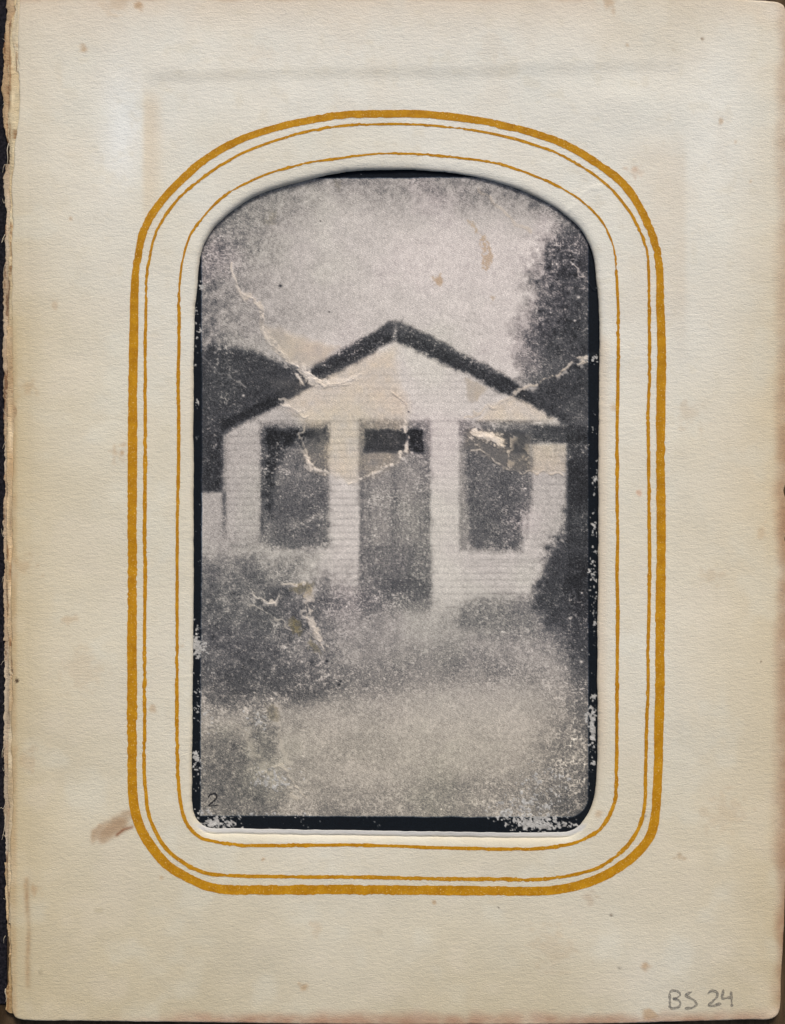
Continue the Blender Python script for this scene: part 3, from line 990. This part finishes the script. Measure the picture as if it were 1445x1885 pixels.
# roof boards
put(0.97 * poly([(728, 588), (660, 628), (625, 647), (585, 668), (566, 682), (545, 702), (480, 745), (412, 776), (412, 796), (450, 778), (520, 742), (575, 712), (600, 697), (655, 668), (700, 640), (727, 627)], 6, 2.5), 0.175)
put(0.5 * poly([(728, 590), (660, 629), (590, 668), (590, 680), (660, 642), (727, 604)], 4, 1.5), 0.27)
put(0.97 * poly([(727, 588), (803, 625), (872, 661), (925, 688), (962, 712), (1010, 742), (1045, 764), (1046, 782), (1026, 772), (990, 752), (941, 728), (914, 721), (858, 686), (839, 680), (775, 650), (727, 627)], 6, 2.5), 0.195)
put(0.55 * poly([(730, 590), (803, 625), (925, 688), (918, 694), (800, 634), (728, 604)], 4, 2), 0.36)
put(0.35 * poly([(715, 592), (740, 592), (752, 612), (727, 622), (703, 612)], 5, 2), 0.38)
put(0.85 * poly([(966, 722), (1120, 650), (1120, 820), (1046, 812), (1046, 784), (1000, 757)], 8, 4), 0.235)
put(0.9 * rect(976, 782, 1120, 816, 5, 2), 0.215)
put(0.9 * rect(1043, 800, 1120, 1010, 5, 1), 0.19)
put(0.6 * rect(1046, 850, 1120, 1200, 14), 0.14)
# left window
put(0.85 * rect(478, 778, 606, 1000, 6, 2), 0.45)
put(rect(489, 791, 601, 1008, 8, 3), 0.405)
put(0.95 * poly([(489, 791), (600, 791), (600, 812), (545, 818), (520, 840), (505, 880), (500, 960), (489, 960)], 9, 3), 0.15)
put(0.7 * rect(480, 796, 492, 985, 3), 0.25)
put(0.55 * blob(545, 850, 30, 34), 0.48)
put(0.5 * rect(500, 905, 602, 1008, 14, 6), 0.31)
put(0.35 * rect(486, 792, 604, 1008, 6, 2) * sm(-0.1, 0.7, n40 + 0.5 * n12), 0.50)
put(0.5 * rect(545, 800, 600, 860, 10, 6), 0.34)
put(0.75 * poly([(490, 792), (598, 792), (596, 806), (540, 814), (516, 836), (504, 880), (490, 900)], 10, 4), 0.14)
put(0.5 * rect(486, 940, 500, 1010, 5, 2), 0.50)
# right window
put(0.85 * rect(845, 775, 980, 800, 4, 1), 0.42)
put(0.8 * rect(845, 790, 862, 1014, 4, 1), 0.50)
put(poly([(856, 788), (978, 788), (977, 940), (961, 945), (959, 1013), (864, 1013), (858, 900)], 8, 3), 0.375)
put(0.55 * rect(900, 880, 955, 1010, 16, 4), 0.29)
put(0.32 * rect(860, 840, 960, 1010, 8, 2) * sm(-0.1, 0.7, n40 + 0.5 * n12), 0.50)
put(0.45 * blob(895, 900, 26, 40), 0.42)
put(0.5 * rect(958, 870, 979, 945, 4, 1), 0.44)
put(0.4 * rect(968, 945, 974, 990, 3, 1), 0.40)
# door
put(0.95 * rect(662, 774, 792, 1126, 7, 3), 0.48)
put(0.95 * rect(670, 790, 780, 834, 4, 2), 0.13)
put(0.55 * rect(676, 838, 780, 905, 10), 0.52)
put(0.4 * rect(690, 920, 765, 1000, 12, 3), 0.50)
put(0.55 * (rect(684, 856, 714, 1000, 5, 1.5) + rect(738, 856, 770, 1000, 5, 1.5)), 0.545)
put(0.50 * np.exp(-((X - 726) / 6) ** 2) * sm(850, 870, Y) * (1 - sm(1000, 1020, Y)), 0.36)
put(0.35 * (np.exp(-((X - 680) / 3) ** 2) + np.exp(-((X - 774) / 3) ** 2)) * sm(850, 870, Y) * (1 - sm(1000, 1020, Y)), 0.36)
put(0.35 * np.exp(-((Y - 1008) / 4) ** 2) * ((X > 672) & (X < 786)), 0.34)
put(0.55 * rect(668, 1010, 790, 1100, 16), 0.37)
put(0.5 * rect(700, 1060, 790, 1112, 10, 4), 0.27)
put(0.5 * rect(662, 780, 670, 1100, 3), 0.36)
put(0.5 * rect(781, 790, 792, 1120, 3), 0.40)
# grass and bushes
put(0.9 * sm(1085, 1150, Y + 12 * n40 - 0.02 * (X - 700)), 0.56)
put(0.95 * poly([(340, 1045), (420, 1030), (470, 1012), (520, 1008), (560, 1022), (600, 1070), (640, 1092), (690, 1104), (690, 1128), (640, 1150), (590, 1180), (600, 1240), (560, 1290), (470, 1300), (340, 1312)], 62, 26, n40), 0.43)
put(0.55 * rect(590, 1130, 730, 1275, 36, 16), 0.47)
put(0.6 * rect(340, 1030, 450, 1075, 14, 8), 0.48)
put(0.75 * poly([(360, 1100), (470, 1080), (580, 1110), (585, 1165), (600, 1235), (540, 1285), (440, 1290), (360, 1290)], 56, 24, n40), 0.345)
Layer.L += (0.055 * n12 + 0.045 * n40) * poly([(340, 1040), (560, 1020), (680, 1110), (1090, 1110), (1090, 1270), (640, 1290), (340, 1320)], 30)
put(0.6 * poly([(420, 1240), (600, 1225), (640, 1262), (560, 1300), (400, 1300)], 26, 12, n40), 0.31)
put(0.6 * poly([(590, 1088), (690, 1090), (800, 1108), (790, 1128), (690, 1140), (590, 1128)], 12, 6, n40), 0.32)
put(0.75 * blob(760, 1150, 90, 34), 0.67)
put(0.5 * blob(680, 1200, 60, 30), 0.62)
put(0.5 * blob(640, 1140, 40, 22), 0.60)
put(0.8 * poly([(860, 1108), (990, 1095), (1080, 1160), (1080, 1200), (900, 1170), (840, 1140)], 18, 10, n40), 0.42)
put(0.62 * sm(-0.9, 0.5, n40 + 0.6 * n12) * poly([(640, 1228), (720, 1216), (840, 1190), (900, 1205), (1000, 1238), (1000, 1262), (900, 1262), (800, 1258), (720, 1285), (640, 1290)], 24, 14, n40), 0.40)
put(0.40 * blob(870, 1236, 80, 26) * sm(-0.6, 0.5, n12 + n40), 0.32)
put(0.5 * blob(1000, 1190, 36, 18), 0.58)
put(0.95 * poly([(1120, 930), (1046, 940), (1028, 985), (1010, 1008), (1004, 1040), (988, 1072), (984, 1110), (1000, 1140), (1040, 1160), (1060, 1200), (1120, 1230)], 20, 14, n12 * 0.8 + n40 * 0.5), 0.235)
put(0.7 * poly([(1120, 1010), (1060, 1020), (1030, 1080), (1060, 1130), (1120, 1140)], 14, 6), 0.155)
put(0.8 * poly([(1120, 1130), (1040, 1150), (1050, 1260), (1060, 1400), (1040, 1500), (1120, 1500)], 30, 10, n40), 0.27)
# path
put(0.92 * poly([(340, 1330), (430, 1312), (560, 1302), (700, 1288), (800, 1266), (900, 1270), (1000, 1266), (1030, 1300), (1016, 1360), (1030, 1460), (980, 1506), (340, 1506)], 24, 10, n40), 0.60)
put(0.7 * blob(880, 1320, 150, 55), 0.72)
put(0.6 * blob(840, 1390, 200, 70), 0.68)
put(0.45 * blob(600, 1330, 60, 26), 0.64)
put(0.7 * poly([(340, 1380), (440, 1370), (470, 1430), (520, 1470), (500, 1506), (340, 1506)], 26, 10, n40), 0.37)
put(0.5 * poly([(360, 1316), (450, 1330), (440, 1400), (360, 1400)], 22, 8, n40), 0.45)
put(0.6 * poly([(462, 1310), (505, 1305), (512, 1360), (506, 1410), (478, 1402), (460, 1366)], 8, 5), 0.39)
put(0.6 * sm(1425, 1500, Y + 10 * n40) * sm(480, 560, X) * (1 - sm(940, 1010, X)), 0.48)
put(0.6 * blob(860, 1450, 110, 26), 0.45)
put(0.55 * blob(1040, 1400, 50, 110), 0.32)
put(0.55 * blob(1030, 1475, 70, 40), 0.33)
Layer.L += (0.035 * n12 + 0.03 * n40) * sm(1290, 1330, Y) * (0.4 + 0.6 * (1 - sm(520, 640, X)) + 0.5 * sm(980, 1040, X))

# --- grain of the print
mid = np.clip(1.25 - np.abs(Layer.L - 0.48) * 1.7, 0.35, 1.25)
Layer.L = Layer.L + mid * (0.055 * g1 + 0.026 * n3p + 0.018 * n5p) + 0.016 * n12 + 0.012 * n40
# rubbed fibres: short pale squiggles, thicker in some places than in others
r1 = 1 - np.abs(vn(X + 3 * n12, Y, 9.0, 6.0, 213))
r2 = 1 - np.abs(vn(X, Y + 3 * n12, 6.5, 8.0, 214))
cl = sm(-0.15, 0.75, n40 + 0.5 * n150 + 0.35 * n12)
squig = np.maximum(sm(0.86, 0.97, r1) * sm(0.05, 0.45, vn(X, Y, 12, None, 215)), sm(0.88, 0.98, r2) * sm(0.05, 0.45, vn(X, Y, 10, None, 216)))
dark = 1 - sm(0.42, 0.70, Layer.L)
Layer.L = Layer.L + dark * squig * (0.08 + 0.30 * cl) * (0.7 + 0.3 * sm(0.2, 0.45, Layer.L))
# light dust
sp = vn(X, Y, 4.2, 3.4, 210) * 0.6 + vn(X, Y, 2.4, 2.2, 211) * 0.55
Layer.L = Layer.L + dark * 0.30 * sm(0.52, 0.85, sp + 0.18 * n40) * (0.4 + 0.6 * cl)
mids = (1 - sm(0.60, 0.78, Layer.L)) * sm(0.28, 0.42, Layer.L)
Layer.L = Layer.L + mids * 0.10 * sm(0.25, 0.8, vn(X, Y, 5.5, 4.0, 212) * 0.7 + n3p * 0.4)
fk = vn(X, Y, 2.5, 2.1, 219)
fk2 = vn(X, Y, 3.4, 2.6, 220)
dens = 0.10 * sm(-0.6, 0.7, n40 + 0.6 * n12) + 0.05 * sm(-0.5, 0.5, n150)
d2 = 1 - sm(0.50, 0.72, Layer.L)
Layer.L = Layer.L + d2 * (0.22 * sm(0.74 - dens * 2, 0.90 - dens, fk) + 0.17 * sm(0.70 - dens * 2, 0.88 - dens, fk2)) * (0.55 + 0.45 * sm(0.15, 0.4, Layer.L))
# pepper in the light parts
lightp = sm(0.60, 0.72, Layer.L)
Layer.L = Layer.L - lightp * 0.06 * sm(0.45, 0.85, vn(X, Y, 3.0, None, 217) * 0.6 + vn(X, Y, 5.5, None, 218) * 0.5 + 0.2 * n40)

# --- damage: yellowed patch, folds, scratches
W = poly([(497, 702), (590, 690), (680, 655), (728, 640), (734, 700), (752, 752), (748, 780), (746, 832), (720, 860), (690, 876), (640, 887), (600, 868), (566, 864), (556, 836), (568, 796), (548, 770), (520, 742)], 13, 5)
Layer.warm = np.maximum(Layer.warm, 0.95 * W)
put(0.16 * W, 0.72)
Layer.H += 1.6 * W
W2 = poly([(484, 602), (520, 606), (560, 622), (622, 640), (600, 662), (568, 678), (540, 672), (500, 640)], 8, 4)
Layer.warm = np.maximum(Layer.warm, 0.9 * W2)
put(0.6 * W2, 0.70 + 0.04 * n12)
Layer.H += 1.4 * W2
W3 = poly([(905, 745), (945, 728), (965, 732), (1024, 774), (960, 778), (880, 775)], 8, 3)
Layer.warm = np.maximum(Layer.warm, 0.9 * W3)
Layer.H += 1.2 * W3
W4 = poly([(858, 696), (898, 714), (880, 738), (862, 736)], 4, 3)
Layer.warm = np.maximum(Layer.warm, 1.1 * W4)
put(0.6 * W4, 0.64)
W5 = poly([(858, 790), (976, 800), (978, 868), (935, 864), (905, 846), (880, 832), (856, 824)], 6, 4)
Layer.warm = np.maximum(Layer.warm, 1.1 * W5)
put(0.55 * W5, 0.45)
Layer.H += 1.4 * W5 * sm(-0.4, 0.5, n12 + n5p)
put(0.7 * W5 * sm(0.25, 0.7, n5p + 0.6 * n12), 0.66)
put(0.6 * poly([(925, 792), (972, 792), (970, 838), (930, 826)], 8, 5), 0.25)
W6 = rect(978, 818, 1042, 870, 5, 2)
Layer.warm = np.maximum(Layer.warm, 0.9 * W6)
W7 = rect(668, 834, 745, 880, 10, 3)
put(0.35 * W7 * W, 0.56)
put(0.5 * rect(550, 800, 602, 850, 8, 5) * sm(0.0, 0.6, n5p + n12), 0.5)

for i, (pts, w, v, wm) in enumerate([
    ([(426, 486), (433, 512), (440, 534), (446, 544), (466, 546), (478, 562), (481, 585), (480, 605), (489, 628), (516, 652), (548, 676), (576, 694), (604, 708)], 3.6, 0.80, 0.5),
    ([(482, 565), (484, 600), (500, 632), (530, 662), (560, 682)], 7.0, 0.76, 0.6),
    ([(540, 676), (552, 700), (562, 712)], 3.0, 0.80, 0.6), ([(550, 676), (572, 698), (588, 704)], 4.0, 0.86, 0.6),
    ([(570, 700), (598, 706), (628, 702), (660, 692)], 4.0, 0.84, 0.5), ([(578, 712), (610, 712), (650, 704)], 2.6, 0.80, 0.4),
    ([(514, 736), (536, 752), (564, 766)], 3.0, 0.83, 0.6), ([(722, 722), (738, 732), (752, 748)], 2.4, 0.70, 0.8),
    ([(744, 780), (748, 805), (747, 828), (738, 842), (720, 858), (694, 873), (662, 882), (638, 888)], 4.2, 0.86, 0.7),
    ([(562, 840), (568, 858), (584, 866), (606, 872)], 4.2, 0.82, 0.8), ([(556, 782), (552, 800), (556, 818), (562, 836)], 2.4, 0.66, 0.7),
    ([(1098, 654), (1080, 660), (1064, 664), (1044, 676), (1020, 690), (996, 706), (972, 716), (950, 726), (924, 744), (890, 752), (858, 772)], 3.4, 0.74, 0.9),
    ([(1066, 662), (1094, 656)], 4.5, 0.76, 0.8), ([(1096, 662), (1070, 672)], 2.0, 0.70, 0.8),
    ([(862, 832), (888, 832), (910, 846), (930, 862), (954, 868), (980, 868), (1036, 874)], 2.6, 0.72, 0.9),
    ([(872, 799), (900, 802), (922, 812)], 9.0, 0.86, 0.7), ([(916, 818), (930, 818)], 4.0, 0.78, 0.9),
    ([(884, 344), (902, 368), (926, 392), (952, 410), (980, 424)], 5.0, 0.74, 0.7), ([(1054, 490), (1070, 506), (1082, 518), (1100, 532)], 1.8, 0.70, 0.2),
    ([(454, 1084), (466, 1090), (474, 1102), (488, 1110), (506, 1110), (514, 1100)], 2.6, 0.76, 0.2), ([(520, 1078), (546, 1074), (572, 1074), (578, 1090), (576, 1104), (562, 1110), (560, 1124), (568, 1142), (580, 1164), (594, 1184), (600, 1194)], 3.4, 0.76, 0.6),
    ([(458, 1114), (490, 1130), (520, 1150), (560, 1166), (584, 1178)], 2.2, 0.62, 0.2), ([(560, 1128), (574, 1154), (590, 1180)], 4.0, 0.70, 0.4),
    ([(420, 690), (436, 704), (452, 716)], 2.0, 0.55, 0.0), ([(372, 652), (400, 680), (430, 700)], 1.5, 0.42, 0.0),
    ([(486, 1422), (512, 1410), (530, 1420), (560, 1466)], 4.0, 0.72, 0.2), ([(492, 1426), (520, 1440), (548, 1470)], 5.0, 0.68, 0.2),
    ([(440, 1336), (452, 1352), (462, 1376), (480, 1404), (500, 1420)], 4.5, 0.64, 0.1), ([(506, 1296), (514, 1320), (514, 1360), (526, 1400), (544, 1418)], 4.5, 0.70, 0.1),
]):
    m = line(pts, w * 1.08, 3.0, i * 7)
    br = 0.25 + 0.75 * sm(-0.5, 0.15, n5p + 0.6 * n12)
    put(0.65 * line(pts, w * 3.0, 3.0, i * 7 + 3) * sm(0.15, 0.5, n5p + 0.5 * n12), v - 0.03)
    put(0.85 * m * br, v)
    Layer.warm = np.maximum(Layer.warm, wm * sm(0.1, 0.8, m))
    Layer.H += 1.7 * m * br * (0.25 + 0.75 * (wm > 0.15)) * (0.3 if pts[0][1] < 400 else 1.0)
    # one side of a fold stands a little higher
for pts, v, hh in [([(868, 796), (886, 795), (906, 798), (922, 808), (926, 824), (916, 816), (900, 810), (880, 808)], 0.88, 4.0), ([(560, 690), (590, 700), (640, 697), (668, 690), (640, 706), (600, 712), (572, 708)], 0.82, 2.5),
                   ([(548, 680), (572, 692), (584, 704), (566, 700)], 0.80, 2.0), ([(562, 838), (570, 842), (574, 860), (600, 868), (570, 866)], 0.84, 2.5), ([(1066, 662), (1094, 652), (1098, 658), (1072, 668)], 0.78, 2.5),
                   ([(566, 1112), (574, 1130), (584, 1158), (600, 1190), (584, 1176), (570, 1150)], 0.76, 2.5), ([(560, 1090), (578, 1084), (576, 1108), (562, 1110)], 0.70, 2.0), ([(484, 1104), (508, 1106), (514, 1098), (510, 1114), (492, 1116)], 0.80, 2.5),
                   ([(430, 520), (446, 540), (468, 544), (450, 552)], 0.76, 1.2)]:
    m = poly(pts, 2.5, 3.5, n5p)
    put(0.9 * m, v + 0.03 * n3p)
    Layer.H += 0.55 * hh * m
    Layer.warm = np.maximum(Layer.warm, 0.7 * m)
brown = np.zeros(X.shape)
for pts, a in [([(862, 406), (870, 408), (880, 424), (876, 428)], .8), ([(884, 432), (890, 432), (904, 458), (908, 474), (900, 492), (896, 508), (892, 498), (886, 484), (888, 462)], .85),
               ([(792, 508), (806, 510), (812, 500), (816, 514), (812, 524), (800, 522)], 1.0), ([(902, 546), (912, 546), (906, 554)], .7)]:
    m = poly(pts, 2.6, 3.0, n5p) * sm(-1.2, -0.2, n3p + n5p)
    brown = np.maximum(brown, a * m)
    put(0.8 * m, 0.68)
olive = np.zeros(X.shape)
for pts, a in [([(536, 1140), (546, 1136), (558, 1158), (548, 1168), (534, 1158)], 1.0), ([(540, 1076), (574, 1074), (572, 1088), (548, 1094), (536, 1088)], .6), ([(568, 1178), (590, 1184), (588, 1200), (566, 1192)], .6),
               ([(490, 1300), (514, 1296), (512, 1330), (496, 1324)], .35), ([(498, 388), (508, 390), (506, 416), (486, 410)], .2), ([(616, 330), (628, 332), (624, 348), (610, 342)], .2)]:
    m = poly(pts, 4.0, 5.0, n5p) * (0.5 + 0.5 * sm(-0.6, 0.3, n5p))
    olive = np.maximum(olive, a * m)
    put((0.7 if a > .3 else 0.25) * m, 0.44 + 0.07 * (n5p > 0.1))
for sx, sy_, r in [(516, 526, 3.4), (602, 1217, 4.2), (627, 1254, 3.0), (624, 1260, 3.0), (606, 574, 1.8), (590, 407, 1.6), (1100, 1022, 1.6), (752, 758, 1.8)]:
    put(np.exp(-(((X - sx) / r) ** 2 + ((Y - sy_) / (r * 0.8)) ** 2) * 1.1), 0.14)
for sx, sy_, r in [(1065, 547, 3.2), (1103, 676, 2.0), (448, 728, 2.6), (1058, 590, 2.4), (758, 833, 2.8), (1049, 1138, 2.6), (1070, 1218, 3.0), (1060, 1460, 2.4), (556, 1218, 2.6)]:
    put(np.exp(-(((X - sx) / r) ** 2 + ((Y - sy_) / (r * 0.8)) ** 2)), 0.85)

# --- black border of the print and where it has flaked off
bn = 1.1 * vn(X, Y, 26, None, 230) + 0.7 * vn(X, Y, 5, None, 231)
lx = np.interp(Y, [330, 460, 700, 1000, 1300, 1500], [371, 371, 371.5, 371.5, 369, 369])
border = np.maximum.reduce([1 - sm(-1.5, 1.5, X - lx - 0.6 * bn), sm(-1.5, 1.5, X - 1083 - 0.7 * bn), 1 - sm(-1.5, 1.5, Y - 328 + 0.006 * (X - 700) - 0.8 * bn),
                            sm(-1.5, 1.5, Y - 1503 - 0.004 * (X - 700) - 0.7 * bn), sm(-1.5, 1.5, -40 + np.hypot(np.maximum(X - 1043, 0), np.maximum(Y - 1465, 0)))])
border = np.clip(border, 0, 1)
put(border, 0.085 + 0.010 * g1 * border)
fl = vn(X, Y, 7.0, None, 240) * 0.5 + vn(X, Y, 3.8, None, 242) * 0.5 + vn(X, Y, 2.2, None, 241) * 0.5
wear = np.zeros(X.shape)
for cx, cy, rx, ry, a in [(366, 1192, 16, 24, 1.0), (360, 1160, 6, 30, .6), (372, 1240, 22, 14, .35), (362, 1400, 8, 26, .85), (363, 1300, 7, 60, .5), (396, 1514, 44, 13, .9), (424, 1516, 16, 9, 1.0), (380, 1496, 30, 8, .6), (444, 1526, 8, 5, .9),
                          (990, 1514, 60, 16, 1.05), (940, 1500, 40, 14, .75), (1030, 1518, 30, 10, .9), (970, 1478, 60, 20, .55), (1091, 1340, 7, 36, 1.25), (1092, 1290, 8, 20, .6), (1092, 1400, 6, 20, .6),
                          (1092, 1060, 8, 60, .62), (1094, 1120, 5, 80, .45), (1096, 882, 7, 7, .9), (1094, 920, 5, 40, .45), (1092, 960, 6, 30, .45), (1094, 660, 10, 10, .7), (361, 560, 5, 40, .45), (368, 606, 4, 14, .6), (372, 528, 6, 8, .6),
                          (362, 620, 4, 20, .5), (362, 735, 5, 12, .45), (1078, 1200, 8, 8, .5), (1080, 1320, 6, 10, .5), (505, 1432, 40, 24, .58), (470, 1330, 26, 24, .46), (380, 1330, 16, 30, .35), (372, 1430, 14, 40, .30),
                          (480, 1500, 90, 6, .35), (1000, 1450, 60, 40, .42), (358, 672, 5, 6, 1.0), (364, 1008, 5, 4, .4), (366, 1452, 6, 6, .5)]:
    wear = np.maximum(wear, a * blob(cx, cy, rx, ry, 2.4))
flk = sm(0.02, 0.30, wear - 0.50 + 0.72 * fl)
flk = flk * (wear > 0.06)
tiny = sm(0.80, 0.98, fl + 0.18 * n40) * border * 0.8 * ((X < 700) * 0.6 + (X > 1000) * 1.0)
flk = np.clip(np.maximum(flk, tiny), 0, 1)
Layer.flake = flk
Layer.H += 1.0 * flk * (1 - 0.4 * border)

# --- colour
L = np.clip(Layer.L, 0.05, 0.95)
Cc = np.stack([L * 1.008, L * 0.972, L * 0.936], -1)
sh = (1 - sm(0.15, 0.62, L))[..., None]
Cc = Cc * (1 - sh) + sh * np.stack([L * 0.955, L * 0.978, L * 1.035], -1)
pk = (sm(0.0, 0.9, n150 + 0.5 * n40) * (0.3 + 0.7 * (L < 0.75)))[..., None]
Cc = Cc * (1 + pk * (1 - 0.8 * sm(1050, 1200, Y)[..., None]) * np.array([0.007, -0.008, 0.006]))
gr = sm(0.0, 0.9, -n150 + 0.4 * n40)[..., None]
Cc = Cc * (1 + gr * np.array([-0.006, 0.003, -0.010]))
foot = sm(1150, 1400, Y)[..., None]
Cc = Cc * (1 + foot * np.array([0.010, 0.004, -0.040]))
wm = (np.clip(Layer.warm, 0, 1.1) * (0.45 + 0.55 * sm(0.25, 0.6, L)) * np.clip(0.85 + 0.35 * n12 + 0.25 * n40, 0.2, 1.3))[..., None]
Cc = Cc * (1 + wm * np.array([0.022, -0.008, -0.060]))
bb = border[..., None]
Cc = Cc * (1 + bb * np.array([-0.25, -0.02, 0.22]))
Cc = Cc * (1 + brown[..., None] * np.array([0.02, -0.055, -0.17]))
Cc = Cc * (1 + olive[..., None] * np.array([0.0, -0.05, -0.25]))
fw = flk[..., None]
Cc = Cc * (1 - fw) + fw * (np.array([0.80, 0.79, 0.765]) * (0.84 + 0.12 * n3p[..., None] + 0.08 * n5p[..., None]))
pigm = np.clip(lin(np.clip(Cc, 0.03, 0.97)) / WHITE, 0.004, 0.9)

# --- relief of the card
Hp = Layer.H * 0.9 + 0.5 * n40 + 0.10 * n5p + 1.2 * n150
Hp += 1.0 * sm(-10, 10, (Y - 860) + 0.6 * (X - 700)) * np.exp(-((X - 690) / 120) ** 2) * 0.5
Zp = Z_PRINT + Hp * 0.55
dzx = np.gradient(Zp, STEP, axis=1)
dzy = np.gradient(Zp, STEP, axis=0)
NNp = np.stack([-dzx, dzy, np.ones_like(dzx)], -1)
NNp /= np.linalg.norm(NNp, axis=-1)[..., None]
Pw = to_world(X, Y, Zp)
Pw[..., :2] *= KP

# --- which printed thing each small face belongs to
fxc = (X[:-1, :-1] + X[1:, 1:]) / 2
fyc = (Y[:-1, :-1] + Y[1:, 1:]) / 2
reg = np.zeros(fxc.shape, int)                      # 0 sky


def inside(pts):
    return sdpoly(fxc, fyc, pts) < 0


SKY, LTREE, RTREE, WALL, ROOF, LWIN, RWIN, DOOR, TRANSOM, BUSHL, BUSHR, GRASS, PATH, BORDER = range(14)
reg[fyc > 908] = WALL
reg[inside([(340, 640), (395, 636), (440, 640), (490, 654), (540, 674), (580, 694), (500, 760), (412, 800), (412, 908), (340, 908)])] = LTREE
reg[inside([(1130, 380), (1062, 400), (1036, 420), (1008, 446), (990, 482), (988, 520), (996, 548), (970, 580), (962, 620), (966, 690), (1046, 760), (1043, 940), (1130, 940)])] = RTREE
reg[inside([(727, 622), (1045, 780), (1043, 940), (1043, 1140), (413, 1140), (413, 790)])] = WALL
reg[inside([(728, 588), (660, 628), (585, 668), (545, 702), (480, 745), (412, 776), (412, 796), (450, 778), (575, 712), (655, 668), (727, 627), (775, 650), (839, 680), (914, 721), (990, 752), (1026, 772), (1046, 782), (1045, 764),
             (962, 712), (925, 688), (803, 625)])] = ROOF
reg[(fxc > 480) & (fxc < 606) & (fyc > 778) & (fyc < 1012)] = LWIN
reg[inside([(845, 775), (980, 775), (977, 943), (960, 945), (959, 1014), (858, 1014), (845, 1000)])] = RWIN
reg[(fxc > 662) & (fxc < 792) & (fyc > 774) & (fyc < 1122)] = DOOR
reg[(fxc > 669) & (fxc < 781) & (fyc > 790) & (fyc < 834)] = TRANSOM
reg[(fyc > 1122)] = GRASS
reg[inside([(340, 1045), (420, 1030), (470, 1012), (520, 1008), (560, 1022), (600, 1070), (655, 1100), (640, 1150), (590, 1180), (600, 1240), (560, 1290), (470, 1300), (340, 1312)])] = BUSHL
reg[inside([(1130, 930), (1046, 940), (1028, 985), (1004, 1040), (984, 1110), (1000, 1140), (1040, 1160), (1060, 1230), (1130, 1250)])] = BUSHR
reg[inside([(340, 1330), (430, 1312), (560, 1302), (700, 1288), (800, 1266), (1000, 1266), (1130, 1290), (1130, 1560), (340, 1560)])] = PATH
bcen = (border[:-1, :-1] + border[1:, 1:]) / 2 > 0.5
reg[bcen] = BORDER

photo = empty("photograph_print", "scuffed black and white photograph of a gabled house seen through the arched window", "photograph")
photo.location = (0, 0, -18.5 * S)
allf = grid_faces(nr_, nc_)
PW, NW, UVW, CW = Pw.reshape(-1, 3), NNp.reshape(-1, 3), np.stack([X, Y], -1).reshape(-1, 2) / 100, pigm.reshape(-1, 3)


def piece(name, rid, parent, label):
    f = allf[reg.ravel() == rid]
    ids, inv = np.unique(f.ravel(), return_inverse=True)
    o = mesh_obj(name, PW[ids], inv.reshape(-1, 4), M_PRINT, uv=UVW[ids], color=CW[ids], normals=NW[ids])
    o.parent = parent
    if parent is photo:
        o.location = (0, 0, -photo.location.z)
    o["label"] = label
    return o


piece("black_border", BORDER, photo, "flaking black border of the photograph")
piece("printed_sky", SKY, photo, "pale mottled printed sky")
house = piece("printed_house", WALL, photo, "printed white clapboard house front")
piece("printed_roof", ROOF, house, "dark printed roof edge of the gable")
piece("printed_door", DOOR, house, "grey printed front door")
piece("printed_transom", TRANSOM, house, "dark printed transom over the door")
piece("printed_window", LWIN, house, "dark printed window left of the door")
piece("printed_window", RWIN, house, "grey printed window right of the door")
piece("printed_tree", LTREE, photo, "dark printed tree behind the left eave")
piece("printed_tree", RTREE, photo, "tall dark printed tree at the right")
piece("printed_bush", BUSHL, photo, "grey printed bush at the left")
piece("printed_bush", BUSHR, photo, "black printed bush at the right")
piece("printed_grass", GRASS, photo, "speckled printed grass")
piece("printed_path", PATH, photo, "light printed path in the foreground")

# card of the photograph
cv, cf = [], []
cb = box("card", (338 - CX) * S * KP, (1117 - CX) * S * KP, (CY - 1549) * S * KP, (CY - 297) * S * KP, -18.4 * S, (Z_PRINT - 2.6) * S, M_FIBRE, bevel=0.00004)
cb.parent = photo
cb.location = (0, 0, -photo.location.z)


# the figure 2 written in the corner of the picture
def print_height(x, y):
    j = np.clip(np.round((np.asarray(x) - gx[0]) / STEP).astype(int), 0, nc_ - 1)
    i = np.clip(np.round((np.asarray(y) - gy[0]) / STEP).astype(int), 0, nr_ - 1)
    return Zp[i, j]


p2 = [(382, 1470), (387, 1463), (396, 1461), (399, 1467), (394, 1474), (384, 1483), (392, 1483), (402, 1482)]
cpt = np.array([CX, CY])
p2w = [tuple(cpt + (np.array(q) - cpt) * KP) for q in p2]
st = stroke("pencil_digit", p2w, 3.6, photo, M_INK, print_height, 0.5, 95)
